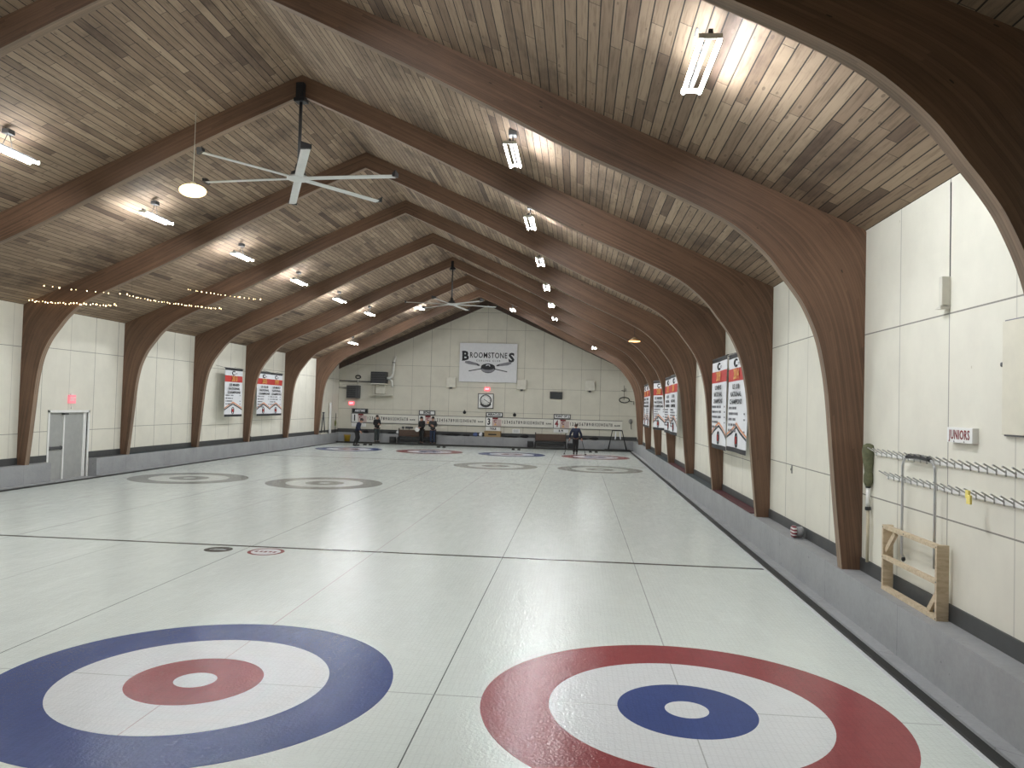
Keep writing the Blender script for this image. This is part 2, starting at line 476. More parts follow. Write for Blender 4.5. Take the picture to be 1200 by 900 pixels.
d_ = 0.36
for nm, sg in (('trim_10', 1), ('trim_11', -1)):
    e = XC + sg*(HW-0.01)
    poly = [(XC, RIDGE-d_), (e, EAVE-d_), (e, EAVE), (XC, RIDGE)]
    struct(MB().prism(poly if sg > 0 else poly[::-1], YF-0.17, YF).build(nm, simple('gable_beam_brown', (0.075, 0.048, 0.036), 0.6, var=0.2)))
# kerbs, ledges and rubber strips along the ice
def kerb_side(name, sg, y0, y1, parent=None):
    X = lambda x: x if sg > 0 else 2*XC - x
    m = MB()
    def bx(xa, xb, z0, z1, mi=0, ya=y0, yb=y1):
        a, b_ = sorted((X(xa), X(xb))); m.box((a, ya, z0), (b_, yb, z1), mi)
    bx(KX, XR, -0.12, KZ); bx(ICE_R+0.10, KX, -0.12, 0.055, 1)
    return struct(m.build(name, [KERB, KERB_TOP], parent))
kerb_side('trim_1', 1, YB, YF-0.7)
kerb_side('trim_2', -1, YB, 14.40)
kerb_side('trim_3', -1, 16.55, YF-0.7)
for nm, (xa, xb) in (('trim_4', (ICE_R, ICE_R+0.10)), ('trim_5', (ICE_L-0.10, ICE_L))):
    struct(MB().box((xa, YB, -0.12), (xb, ICE_F+0.1, 0.03)).build(nm, RUBBER))
# floor of the door recess on the left
struct(MB().box((XL-0.2, 14.40, -0.12), (ICE_L-0.10, 16.55, 0.012)).build('trim_6', KERB_TOP))
# far end: rubber bumper, walkway, low wall
struct(MB().box((ICE_L-0.1, ICE_F, -0.12), (ICE_R+0.1, ICE_F+0.12, 0.10)).build('trim_7', RUBBER))
struct(MB().box((ICE_L-0.4, ICE_F+0.12, -0.12), (ICE_R+0.4, 41.6, 0.06)).build('trim_8', FLOORG))
struct(MB().box((XL, 41.6, -0.12), (XR, YF, 0.62)).build('trim_9', KERB))
# baseboards
struct(MB().box((XR-0.022, YB, KZ), (XR, YF-0.02, KZ+0.17)).build('baseboard_right', BASE_DK))
m_ = MB(); m_.box((XL, YB, KZ), (XL+0.022, DY0-0.06, KZ+0.20)); m_.box((XL, DY1+0.06, KZ), (XL+0.022, YF-0.02, KZ+0.20))
struct(m_.build('baseboard_left', BASE_DK))
struct(MB().box((XL, YF-0.03, 0.62), (XR, YF, 0.86)).build('baseboard_far', BASE_DK))
# dark mats lying on the ledge between the arch feet on the right
for k, (bay, mt) in enumerate(((1, BASE_RED), (2, BASE_TEAL), (3, BASE_RED), (4, BASE_TEAL), (5, BASE_TEAL))):
    y0 = A1 + BAY*(bay+1) - BAY + TH + 0.03 if False else A1 + BAY*bay + TH + 0.03
    o = MB().cbox((2.50, y0 + (0.3 if bay == 1 else 0), KZ), (XR-0.025, A1 + BAY*(bay+1) - 0.03, KZ+0.02), 0.006).build('ledge_mat', mt)
    col = 'dark red' if mt is BASE_RED else 'dark slate'
    tag(o, '%s mat on the right ledge, beyond the %s arch foot in view' % (col, ['second', 'third', 'fourth', 'fifth', 'sixth'][k]), 'mat', 'mats lying on the right ledge')
for bay in (2, 3, 4, 5):
    o = MB().cbox((XL+0.025, A1+BAY*bay+TH+0.03 if bay != 2 else 16.7, KZ), (KL-0.02, A1+BAY*(bay+1)-0.03, KZ+0.015), 0.005).build('ledge_mat', BASE_TEAL if bay % 2 else BASE_DK)
    tag(o, 'dark mat on the left ledge, %s beyond the double door' % {2: 'first', 3: 'second', 4: 'third', 5: 'fourth'}[bay], 'mat', 'mats lying on the left ledge')

# door_1: the grey double door in the left wall
dr = bpy.data.objects.new('door_1', None); COL.objects.link(dr); struct(dr)
dr.location = (XL, DY0, 0.012); dr.rotation_euler = (0, 0, PI/2)          # local x runs along +Y, faces +X
DW = DY1 - DY0
m = MB(); m.box((-0.07, -0.03, 0), (0, 0.14, 2.12)); m.box((DW, -0.03, 0), (DW+0.07, 0.14, 2.12)); m.box((-0.07, -0.03, 2.048), (DW+0.07, 0.14, 2.12))
m.build('door_frame', WHITE, dr)
def leaf(x0, x1, nm):
    m = MB(); m.cbox((x0+0.004, 0.05, 0.01), (x1-0.004, 0.095, 2.04), 0.004)
    return m.build(nm, DOORG, dr)
l1 = leaf(0, 0.72, 'door_panel'); l2 = leaf(0.72, DW-0.16, 'door_panel')
m = MB(); m.box((DW-0.16, 0.03, 0.01), (DW, 0.10, 2.04)); m.build('door_side_post', WHITE, dr)
m = MB(); m.cbox((0.69, 0.02, 0.01), (0.75, 0.055, 2.04), 0.005); m.build('centre_strip', WHITE, dr)
m = MB(); m.cbox((0.03, 0.0, 0.93), (0.66, 0.04, 1.02), 0.01); m.box((0.05, 0.02, 0.92), (0.12, 0.05, 1.03)); m.box((0.58, 0.02, 0.92), (0.65, 0.05, 1.03)); m.build('push_bar', DKGREY, l1)
m = MB(); m.cbox((0.62, -0.06, 1.98), (0.80, 0.05, 2.03), 0.008); m.build('door_closer', DKGREY, dr)
m = MB(); m.box((0.0, -0.02, -0.005), (DW, 0.10, 0.012)); m.build('threshold', ALU, dr)

# ================================================================== ARCHES
INN = [(0.25, 0.60), (0.325, 1.35), (0.39, 2.10), (0.46, 2.90), (0.53, 3.36), (0.62, 3.72), (0.77, 4.07), (0.90, 4.28), (1.05, 4.48), (1.32, 4.82), (1.72, 5.17),
       (2.20, 5.44), (2.95, 5.79), (4.0, 6.27), (5.3, 6.93), (6.7, 7.63), (8.2, 8.34), (9.715, 9.02)]
def catmull(P, per=5):
    out = []
    for i in range(len(P)-1):
        p0 = Vector(P[max(i-1, 0)]); p1 = Vector(P[i]); p2 = Vector(P[i+1]); p3 = Vector(P[min(i+2, len(P)-1)])
        for k in range(per):
            t = k/per
            out.append(0.5*((2*p1) + (p2-p0)*t + (2*p0-5*p1+4*p2-p3)*t*t + (3*p1-p0-3*p2+p3)*t**3))
    out.append(Vector(P[-1])); return out
inner = catmull([(a, b_) for a, b_ in INN])
def outer_of(p):
    d, z = p
    if z < 4.30: return Vector((0.0, 0.60 + (z-0.60)*(EAVE-0.60)/(4.30-0.60)))
    t = (d - 0.915)/(HW-0.915); t = max(0.0, min(1.0, t)); t = t*0.35 + 0.65*t
    dd = HW*t
    return Vector((dd, EAVE + SL*dd))
outer = [outer_of(p) for p in inner]
def half_arch(parent, sg, y):
    m = MB(); n = len(inner); X = lambda d: XC + sg*(HW - d)
    L = [0.0]
    for i in range(1, n): L.append(L[-1] + (inner[i]-inner[i-1]).length)
    wd = [(outer[i]-inner[i]).length for i in range(n)]
    for i in range(n-1):
        a, b_, c_, d_ = inner[i], inner[i+1], outer[i+1], outer[i]
        for (yy, flip) in ((0, sg > 0), (TH, sg < 0)):
            vs = [(X(a.x), yy, a.y), (X(b_.x), yy, b_.y), (X(c_.x), yy, c_.y), (X(d_.x), yy, d_.y)]
            uv = [(L[i], 0), (L[i+1], 0), (L[i+1], wd[i+1]), (L[i], wd[i])]
            idx = (0,1,2,3) if not flip else (3,2,1,0)
            m.add(vs, [idx], 0, False, [[uv[k] for k in idx]])
        vs = [(X(a.x), 0, a.y), (X(b_.x), 0, b_.y), (X(b_.x), TH, b_.y), (X(a.x), TH, a.y)]
        uv = [(L[i], 0), (L[i+1], 0), (L[i+1], TH), (L[i], TH)]; idx = (3,2,1,0) if sg < 0 else (0,1,2,3)
        m.add(vs, [idx], 1, True, [[uv[k] for k in idx]])
        vs = [(X(d_.x), 0, d_.y), (X(c_.x), 0, c_.y), (X(c_.x), TH, c_.y), (X(d_.x), TH, d_.y)]
        idx = (0,1,2,3) if sg < 0 else (3,2,1,0)
        m.add(vs, [idx], 0, False, [[(L[i], 0.3), (L[i+1], 0.3), (L[i+1], 0.47), (L[i], 0.47)]])
    a, d_ = inner[0], outer[0]
    m.add([(X(a.x), 0, a.y), (X(d_.x), 0, d_.y), (X(d_.x), TH, d_.y), (X(a.x), TH, a.y)], [(0,1,2,3)], 0, False, [[(0,0),(0,.2),(.2,.2),(.2,0)]])
    return m.build('arch_half', [ARCH, ARCH_IN], parent)
ORD = ['first', 'second', 'third', 'fourth', 'fifth', 'sixth', 'seventh', 'eighth']
arch0 = None
arch_lab = ['nearest stained laminated wood arch, dark and cut off by the picture corner',
            'laminated wood arch whose right foot stands beside the olive brush cover',
            'laminated wood arch at the near large fan, second right foot in view',
            'laminated wood arch just before the double door, third right foot in view',
            'laminated wood arch between the double door and the nearest left banner bay',
            'laminated wood arch whose left foot is next beyond, fifth right foot in view',
            'laminated wood arch carrying the far fan, sixth from the viewer along the wall',
            'farthest stained laminated wood arch, framing the far gable wall']
arch_lab[5] = 'laminated wood arch carrying the farther fan, just before the single left banner'
arch_lab[6] = 'laminated wood arch next beyond the farther fan, left foot beside the banner pair'
arch_lab[4] = 'laminated wood arch whose left foot is the first beyond the grey double door'
arch_lab[3] = 'laminated wood arch whose left foot is just before the grey double door'
arch_lab[4], arch_lab[5], arch_lab[6] = ('laminated wood arch whose left foot is the first beyond the grey double door',
    'laminated wood arch whose left foot stands just before the single banner',
    'laminated wood arch carrying the farther fan, left foot between the single and paired banners')
arch_lab[7:] = ['laminated wood arch whose left foot stands just beyond the banner pair', 'farthest stained laminated wood arch, framing the far gable wall']
for k in range(9):
    y = A1 + BAY*(k-1)
    if arch0 is None:
        arch0 = thing('laminated_arch', arch_lab[0], 'arch', (0, y, 0), 0, 'laminated arches spanning the hall')
        half_arch(arch0, 1, 0); half_arch(arch0, -1, 0)
    else:
        dup(arch0, (0, y, 0), arch_lab[k])

# ================================================================== PAINT IN THE ICE
def disc(r0_, r1_, z0, z1, n=96):
    m = MB()
    if r0_ > 0:
        vs = []; 
        for (r, z) in ((r0_, z1), (r1_, z1), (r1_, z0)):
            vs += [(r*math.cos(2*PI*k/n), r*math.sin(2*PI*k/n), z) for k in range(n)]
        fs = [(k, n+k, n+(k+1) % n, (k+1) % n) for k in range(n)] + [(n+k, 2*n+k, 2*n+(k+1) % n, n+(k+1) % n) for k in range(n)]
        m.add(vs, fs)
    else:
        vs = [(r1_*math.cos(2*PI*k/n), r1_*math.sin(2*PI*k/n), z1) for k in range(n)]
        m.add(vs, [tuple(range(n))])
    return m
FT = 0.3048
def house(x, y, cols, label, cross=None, r=6*FT, name='curling_house', dim=False, cat='target'):
    t = thing(name, label, cat, (x, y, 0.0), 0, 'target circles painted in the ice')
    z = 0.0012
    k = r/(6*FT)
    disc(4*FT*k, r, 0, z).build('outer_ring', cols[0], t)
    disc(2*FT*k, 4*FT*k, 0, z).build('middle_ring', cols[1], t)
    disc(0.60*FT*1.05*k*1.0, 2*FT*k, 0, z).build('inner_ring', cols[2], t)
    disc(0, 0.60*FT*1.05*k, 0, z).build('button', cols[1], t)
    if cross:
        for (a0, a1) in ((2*FT, 4*FT), (-4*FT, -2*FT)):
            MB().box((a0, -0.005, z), (a1, 0.005, z+0.0006)).build('tee_line', ICE_LINE, t)
            MB().box((-0.005, a0, z), (0.005, a1, z+0.0006)).build('centre_line', cross, t)
    return t
B, R_, G, W = ICE_BLUE, ICE_RED, ICE_GREY, ICE_W
house(-SHEET, 0, (B, W, R_), 'large blue outer ring with red inner ring, nearest target on the left', ICE_REDLINE)
house(0, 0, (R_, W, B), 'large red outer ring with blue inner ring, nearest target by the right kerb', ICE_LINE)
house(-3*SHEET, TEE, (B, W, R_), 'far blue ringed target in front of the leaning person in navy', None)
house(-2*SHEET, TEE, (R_, W, B), 'far red ringed target in front of the pair of people by the bench', None)
house(-1*SHEET, TEE, (B, W, R_), 'far blue ringed target below the wall clock', None)
house(0, TEE, (R_, W, B), 'far red ringed target at the feet of the person with two sticks', None)
house(-3*SHEET, 17.15, (G, ICE_DIM, G), 'grey ringed target nearest the left wall', None)
house(-2*SHEET, 17.15, (G, ICE_DIM, G), 'grey ringed target second from the left wall', None)
house(-1*SHEET, 26.4, (G, ICE_DIM, G), 'grey ringed target in front of the far blue one', None)
house(0, 26.4, (G, ICE_DIM, G), 'grey ringed target in front of the far red one, by the right kerb', None)
def line(name, x0, x1, y0, y1, mat, z=0.0006):
    o = MB().box((x0, y0, -0.001), (x1, y1, z)).build(name, mat); return o
struct(line('floor_marking_line', ICE_L+0.02, ICE_R-0.02, 6.401-0.051, 6.401+0.051, ICE_BLACK, 0.0014))
struct(line('floor_marking_line', ICE_L+0.02, ICE_R-0.02, TEE-6.401-0.051, TEE-6.401+0.051, ICE_GREY, 0.0014))
for yy in (0.0, TEE):
    struct(line('floor_marking_line', ICE_L+0.02, ICE_R-0.02, yy-0.006, yy+0.006, ICE_LINE))
for i in range(4):
    struct(line('floor_marking_line', -i*SHEET-0.007, -i*SHEET+0.007, -3.6, TEE+3.6, ICE_REDLINE if i % 2 else ICE_LINE, 0.0004))
for i in range(3):
    x = -(i+0.5)*SHEET
    struct(line('floor_marking_line', x-0.006, x+0.006, YB, ICE_F, ICE_DIVIDE, 0.0005))
# the white frost edge along the kerb
struct(line('floor_marking_line', ICE_R-0.05, ICE_R, YB, ICE_F, ICE_W, 0.004))
# two small badges in the ice at the line
t = thing('ice_badge', 'small black oval badge in the ice before the dark line', 'logo', (-7.20, 6.00, 0))
disc(0, 0.24, 0, 0.001).build('disc', ICE_BLACK, t)
m = MB(); m.box((-0.15, -0.03, 0.001), (0.15, 0.0, 0.0016)); m.box((-0.10, 0.03, 0.001), (0.10, 0.05, 0.0016)); m.build('lettering_band', ICE_W, t)
t = thing('ice_badge', 'small red ring badge in the ice right of the black badge', 'logo', (-6.34, 5.99, 0))
disc(0.25, 0.31, 0, 0.001).build('ring', ICE_RED, t); disc(0, 0.25, 0, 0.001).build('disc', ICE_W, t)
m = MB()
for a in range(5): m.box((-0.19+a*0.08, -0.06+0.02*(a % 2), 0.001), (-0.14+a*0.08, 0.05, 0.0016))
m.build('lettering_band', ICE_RED, t)

# ================================================================== LIGHTS
def make_light():
    t = thing('fluorescent_light', '', 'light', (0,0,0), 0, 'twin tube ceiling lights')
    # housing above the tubes, hung from the boards by a box and two short rods; origin at the tube centre
    m = MB(); m.cbox((-0.022, -0.62, 0.045), (0.022, 0.62, 0.090), 0.008)
    m.build('housing', DKGREY, t)
    for sx in (-1, 1):
        m = MB().tube([(sx*0.085, -0.59, 0.0), (sx*0.085, 0.59, 0.0)], 0.020, 12)
        for k, f in enumerate(m.f):      # upper side made to glow less, to soften hotspots on the boards
            if sum(m.v[i][2] for i in f)/len(f) > 0.004: m.mi[k] = 1
        m.build('tube', [TUBEM, TUBET], t)
    for sy in (-1, 1):
        MB().cbox((-0.108, sy*0.605-0.010, 0.0), (0.108, sy*0.605+0.010, 0.050), 0.006).build('end_socket', OFFW, t)
    MB().tube([(0, -0.22, 0.08), (0, -0.10, 0.34)], 0.006, 6).tube([(0, 0.02, 0.08), (0, -0.06, 0.34)], 0.006, 6).build('hanger', DKGREY, t)
    MB().cbox((-0.07, -0.18, 0.31), (0.07, -0.01, 0.40), 0.01).build('junction_box', DKGREY, t)
    return t
L0 = make_light()
spots = []
for k in range(6): spots.append((-2.25, 6.1 + BAY*k, 6.95, 'twin-tube ceiling light, %s from the viewer in the row right of the ridge' % ORD[k]))
for k in range(6): spots.append((-11.42, 6.05 + BAY*k*0.995, 6.99, 'twin-tube ceiling light, %s from the viewer in the row left of the ridge' % ORD[k]))
spots.append((0.09, 0.62, 6.02, 'largest twin-tube ceiling light, between the two nearest arches on the right'))
for x_, z_, w_ in ((-4.76, 7.97, 'right of the ridge'), (-9.98, 7.97, 'left of the ridge'), (-13.80, 5.93, 'low on the left slope')):
    spots.append((x_, 0.62, z_, 'twin-tube ceiling light between the two nearest arches, %s' % w_))
spots.append((-0.20, 35.6, 5.95, 'twin-tube light low on the far right slope before the gable wall'))
spots.append((-4.76, 35.5, 7.97, 'twin-tube light near the ridge, right of the farther fan'))
spots.append((-9.98, 35.5, 7.97, 'twin-tube light near the ridge, left beside the farther fan'))
spots.append((-13.80, 35.6, 5.93, 'twin-tube light low on the far left slope above the black heater'))
for i, (x, y, z, lb) in enumerate(spots):
    if i == 0: L0.location = (x, y, z); L0['label'] = lb
    else: dup(L0, (x, y, z), lb)
bpy.context.view_layer.update()

# ================================================================== CEILING FANS
def make_fan():
    t = thing('ceiling_fan', '', 'fan', (0,0,0), 0, 'large six-blade ceiling fans')
    m = MB(); m.cbox((-0.085, -0.10, 1.66), (0.085, 0.10, 2.00), 0.02); m.cbox((-0.12, -0.11, 1.60), (0.12, 0.11, 1.68), 0.015); m.build('ceiling_bracket', BLACKM, t)
    MB().tube([(0, 0, 0.14), (0, 0, 1.60)], 0.035, 12).build('downrod', DKGREY, t)
    MB().lathe([(0.05, 0.30), (0.07, 0.28), (0.08, 0.16), (0.15, 0.12), (0.17, 0.04), (0.17, 0.03)], n=24).build('motor', DKGREY, t)
    MB().lathe([(0.20, 0.035), (0.235, 0.02), (0.235, -0.02), (0.12, -0.045), (0.05, -0.05)], n=24).build('hub', FANW, t)
    for k in range(6):
        a = math.radians(60*k); R = Matrix.Rotation(a, 4, 'Z')
        # an aerofoil blade, slightly tilted
        prof = [(-0.085, -0.012), (-0.03, -0.022), (0.085, -0.004), (0.03, 0.014), (-0.05, 0.012)]
        vs = []; n = len(prof)
        for r in (0.18, 0.55, 1.2, 2.10):
            tw = math.radians(-9)
            for (py, pz) in prof:
                vs.append(R @ Vector((r, py*math.cos(tw)-pz*math.sin(tw), py*math.sin(tw)+pz*math.cos(tw) - 0.015*(r/2.1)**2)))
        fs = [(j*n+i, (j+1)*n+i, (j+1)*n+(i+1) % n, j*n+(i+1) % n) for j in range(3) for i in range(n)] + [tuple(range(n)), tuple(reversed(range(3*n, 4*n)))]
        b_ = MB().add(vs, fs).build('blade', FANW, t)
        vs = [R @ Vector(q) for q in ((2.09,-0.10,-0.045),(2.15,-0.10,-0.045),(2.15,0.10,-0.02),(2.09,0.10,-0.02),(2.09,-0.10,0.02),(2.16,-0.10,0.09),(2.16,0.10,0.05),(2.09,0.10,0.02))]
        MB().add(vs, [(0,3,2,1),(4,5,6,7),(0,1,5,4),(1,2,6,5),(2,3,7,6),(3,0,4,7)]).build('blade_tip', BLACK, b_)
    return t
F0 = make_fan(); F0.location = (XC, 8.56-0.09, 7.26); F0['label'] = 'large white six-blade ceiling fan hanging from the ridge nearest the viewer'
F0.rotation_euler = (0, 0, math.radians(-6))
dup(F0, (XC, 28.07, 7.26), 'farther six-blade ceiling fan, smaller in view, before the gable wall', math.radians(18))

# ================================================================== BANNERS
def banner(p, q, z0, z1, year, lines, nrows, label, group='championship banners on the side walls'):
    """p -> q is the top edge from its left to its right as read"""
    p = Vector((p[0], p[1], 0)); q = Vector((q[0], q[1], 0)); d = q-p; wd = d.length; rz = math.atan2(d.y, d.x)
    t = thing('championship_banner', label, 'banner', ((p.x+q.x)/2, (p.y+q.y)/2, z0), rz, group)
    H = z1-z0; nx, nz = 14, 16
    def wav(x, z): return 0.018*math.sin(x*7/wd + z*1.3 + year*0.7) * (1 - 0.5*z/H)
    vs = []; fs = []
    for side in (0, 1):
        for j in range(nz+1):
            for i in range(nx+1):
                x = -wd/2 + wd*i/nx; z = H*j/nz
                vs.append((x, wav(x, z) + side*0.006, z))
    o = (nx+1)*(nz+1)
    for j in range(nz):
        for i in range(nx):
            a = j*(nx+1)+i
            fs.append((a, a+1, a+nx+2, a+nx+1)); fs.append((o+a+nx+1, o+a+nx+2, o+a+1, o+a))
    for i in range(nx): fs.append((i+1, i, o+i, o+i+1))
    MB().add(vs, fs, 0, True).build('cloth', CLOTHW, t)
    def patch(name, poly, mat, y=-0.004, parent=t, n=6):
        """a printed shape following the cloth: a strip mesh between a lower and an upper line"""
        m = MB(); vs = []
        lo, hi = poly
        k = 12
        def at(ln, s):
            xs = [a for a, _ in ln]; x = xs[0] + (xs[-1]-xs[0])*s
            for (xa, za), (xb, zb) in zip(ln[:-1], ln[1:]):
                if xa-1e-9 <= x <= xb+1e-9: return x, za + (zb-za)*((x-xa)/(xb-xa) if xb > xa else 0)
            return ln[-1]
        for i in range(k+1):
            for ln in (lo, hi):
                x, z = at(ln, i/k); vs.append((x, wav(x, z)+y, z))
        fs = [(2*i, 2*i+2, 2*i+3, 2*i+1) for i in range(k)]
        return m.add(vs, fs).build(name, mat, parent)
    h = wd/2
    patch('top_hem', ([(-h, H-0.09), (h, H-0.09)], [(-h, H), (h, H)]), INK)
    patch('bottom_hem', ([(-h, 0), (h, 0)], [(-h, 0.10), (h, 0.10)]), INK)
    patch('red_band', ([(-h, H-0.60), (h, H-0.60)], [(-h, H-0.32), (h, H-0.32)]), REDP)
    m = MB(); 
    pts = [(-0.06*wd/1.9 + 0.13*math.cos(a)*1.2, wav(0, H-0.2)-0.012, H-0.205 + 0.075*math.sin(a)) for a in [math.radians(50+26*i) for i in range(11)]]
    m.tube(pts, 0.020, 6); m.build('crest', INK, t)
    m = MB(); m.box((0.12, wav(0.2, H-0.2)-0.012, H-0.22), (0.30, wav(0.2, H-0.2)-0.006, H-0.20)); m.box((0.12, wav(0.2, H-0.2)-0.012, H-0.25), (0.26, wav(0.2, H-0.2)-0.006, H-0.235)); m.build('crest_lettering', INKG, t)
    text('year', str(year), 0.32, GOLD, t, 0, H-0.46, -0.032, 0.006, 0.85)
    for i, ln in enumerate(lines):
        text('lettering', ln, 0.15, INK, t, 0, H-0.73-0.165*i, -0.034, 0.003, 1.45, maxw=wd*0.80)
    rnd = random.Random(year)
    for i in range(nrows):
        z = H-1.22-(0.125 if nrows < 6 else 0.095)*i; wds = rnd.uniform(0.35, 0.6); x = -h+0.12; m = MB()
        while x < -h+0.12+wds*wd*0.95:
            s = rnd.uniform(0.035, 0.06); m.box((x, wav(x, z)-0.008, z), (x+s, wav(x, z)-0.003, z+0.055)); x += s+0.018 + (0.05 if rnd.random() < 0.15 else 0)
        if rnd.random() < 0.5: m.box((h-0.28, wav(h-0.2, z)-0.008, z+0.01), (h-0.16, wav(h-0.2, z)-0.003, z+0.045))
        m.build('name_line', INKG, t)
    patch('chevron', ([(-h, 0.28), (0, 0.53), (h, 0.28)], [(-h, 0.33), (0, 0.59), (h, 0.33)]), INK, -0.005)
    patch('chevron', ([(-h, 0.345), (0, 0.61), (h, 0.345)], [(-h, 0.39), (0, 0.665), (h, 0.39)]), ORANGE, -0.005)
    y = wav(0, 0.28)-0.012
    m = MB(); m.tube([(0.110*math.cos(2*PI*i/16), y, 0.27+0.150*math.sin(2*PI*i/16)) for i in range(16)], 0.013, 6, closed=True); m.build('emblem_ring', INK, t)
    m = MB(); m.lathe([(0.001, -0.004), (0.05, -0.004), (0.05, 0.004), (0.001, 0.004)], (0, y, 0.27), 12, ax='Y'); m.bar((-0.05, y, 0.19), (-0.05, y, 0.35), 0.01, 0.02, (0,1,0)); m.bar((0.05, y, 0.19), (0.05, y, 0.35), 0.01, 0.02, (0,1,0)); m.build('emblem', REDP, t)
    MB().tube([(-h-0.06, 0.0, H+0.005), (h+0.06, 0.0, H+0.005)], 0.014, 8).build('hanging_rod', DKGREY, t)
    dw = (XR - max(p.x, q.x)) if p.x > XC else (min(p.x, q.x) - XL)
    for sx in (-1, 1): MB().tube([(sx*(h+0.03), 0.0, H+0.01), (sx*(h+0.03), dw, H+0.10)], 0.006, 6).build('hanging_cord', DKGREY, t)
    return t
NC = ['NATIONAL', 'CHAMPIONS']
banner((2.42, 13.15), (2.40, 11.12), 1.73, 3.95, 2019, ['US MENS']+NC, 5, "white 2019 banner with red band, left one of the nearest right-hand pair")
banner((2.41, 11.02), (2.41, 9.02), 1.76, 3.92, 2014, ['US U18']+NC, 5, "white banner partly hidden by an arch, right one of the nearest right-hand pair")
banner((2.30, 22.75), (2.30, 20.62), 1.80, 3.85, 2012, ['US U18']+NC, 7, 'left banner of the second pair along the right wall')
banner((2.24, 20.55), (2.24, 18.65), 1.80, 3.85, 2010, ['US U18']+NC, 7, 'right banner of the second pair along the right wall')
banner((2.20, 26.3), (2.52, 24.75), 1.80, 3.85, 2008, ['US MIXED']+NC, 6, 'single banner between two pairs on the right wall')
banner((2.30, 32.2), (2.30, 30.25), 1.80, 3.85, 2006, ['US MENS']+NC, 6, 'left banner of the farthest pair on the right wall')
banner((2.24, 30.15), (2.24, 28.35), 1.80, 3.85, 2004, ['US MENS']+NC, 6, 'right banner of the farthest pair on the right wall')
banner((-16.25, 25.05), (-16.25, 26.8), 1.82, 3.95, 2013, ['US MIXED']+NC, 4, 'single white banner with red band on the left wall')
banner((-16.25, 28.42), (-16.25, 30.04), 1.82, 3.95, 2005, ['US CLUB']+NC, 5, 'left banner of the pair hanging on the left wall')
banner((-16.31, 30.08), (-16.31, 31.68), 1.82, 3.95, 1997, ['US MIXED']+NC, 4, 'right banner of the pair hanging on the left wall')

# ================================================================== FAR WALL
def wthing(name, label, cat, x, z, y=YF, group=None): return thing(name, label, cat, (x, y, z), 0, group)
# club sign
t = wthing('club_sign', 'large white wall sign with crossed brooms and black serif lettering', 'sign', -6.84, 5.37)
MB().cbox((-1.87, -0.13, -1.26), (1.87, -0.06, 1.26), 0.012).build('sign_board', simple('sign_white', (0.66, 0.665, 0.68), 0.5, var=0.03), t)
MB().box((-1.7, -0.06, -1.0), (-1.6, 0.0, 1.0)).box((1.6, -0.06, -1.0), (1.7, 0.0, 1.0)).build('batten', BROWN, t)
Yt = -0.132
text('lettering', 'B', 0.80, INK, t, -1.50, 0.40, Yt, 0.035)
text('lettering', 'ROOMSTONE', 0.50, INK, t, 0.01, 0.46, Yt, 0.009, 0.80, maxw=2.42)
text('lettering', 'S', 0.80, INK, t, 1.50, 0.33, Yt, 0.035)
m = MB()
# slab feet give the letters their serif look
for (x, z, s) in ((-1.60, 0.68, 0.16), (-1.60, 0.12, 0.16)): m.box((x-s/2-0.05, Yt-0.004, z-0.022), (x+s/2, Yt, z+0.022))
m.build('letter_serifs', INK, t)
text('lettering', 'C U R L I N G   C L U B', 0.15, INK, t, 0, 0.12, Yt, 0.002, 1.0, maxw=2.3)
for sg in (-1, 1):
    # broom: bushy head up and out, handle passing behind the stone and out low on the other side
    m = MB(); a0 = Vector((sg*0.55, Yt-0.006, -0.16)); a1 = Vector((sg*1.50, Yt-0.006, 0.02)); dd = (a1-a0)
    nrm = Vector((-dd.z, 0, dd.x)).normalized()
    poly = [a0 - nrm*0.03, a0 + dd*0.2 - nrm*0.085, a0 + dd*0.75 - nrm*0.12, a1 - nrm*0.06, a1 + nrm*0.06, a0 + dd*0.75 + nrm*0.09, a0 + dd*0.2 + nrm*0.06, a0 + nrm*0.03]
    pl = [(v.x, v.z) for v in poly]
    if sg > 0: pass
    else: pl = pl[::-1]
    m.prism(pl, Yt-0.010, Yt, 0); m.build('broom_head_print', INKG, t)
    m = MB(); m.prism([(sg*0.50, -0.20), (sg*0.78, -0.06), (sg*0.66, -0.22)][::(1 if sg < 0 else -1)], Yt-0.014, Yt-0.004, 0); m.build('broom_collar_print', INK, t)
    m = MB(); m.bar((sg*0.45, Yt-0.004, -0.40), (sg*1.25, Yt-0.004, -0.56), 0.008, 0.055, (0,0,1)); m.build('broom_handle_print', INK, t)
m = MB()
m.ell((0, Yt-0.006, -0.36), (0.47, 0.010, 0.31)); m.build('stone_outline_print', INK, t)
m = MB(); m.ell((0, Yt-0.016, -0.46), (0.44, 0.008, 0.17)); m.build('stone_body_print', INKG, t)
m = MB(); m.ell((0, Yt-0.022, -0.26), (0.45, 0.008, 0.20)); m.build('stone_top_print', INK, t)
m = MB(); m.tube([(-0.14, Yt-0.03, -0.20), (-0.05, Yt-0.032, -0.14), (0.10, Yt-0.032, -0.15), (0.12, Yt-0.03, -0.24)], 0.03, 8); m.build('stone_handle_print', CLOTHW, t)

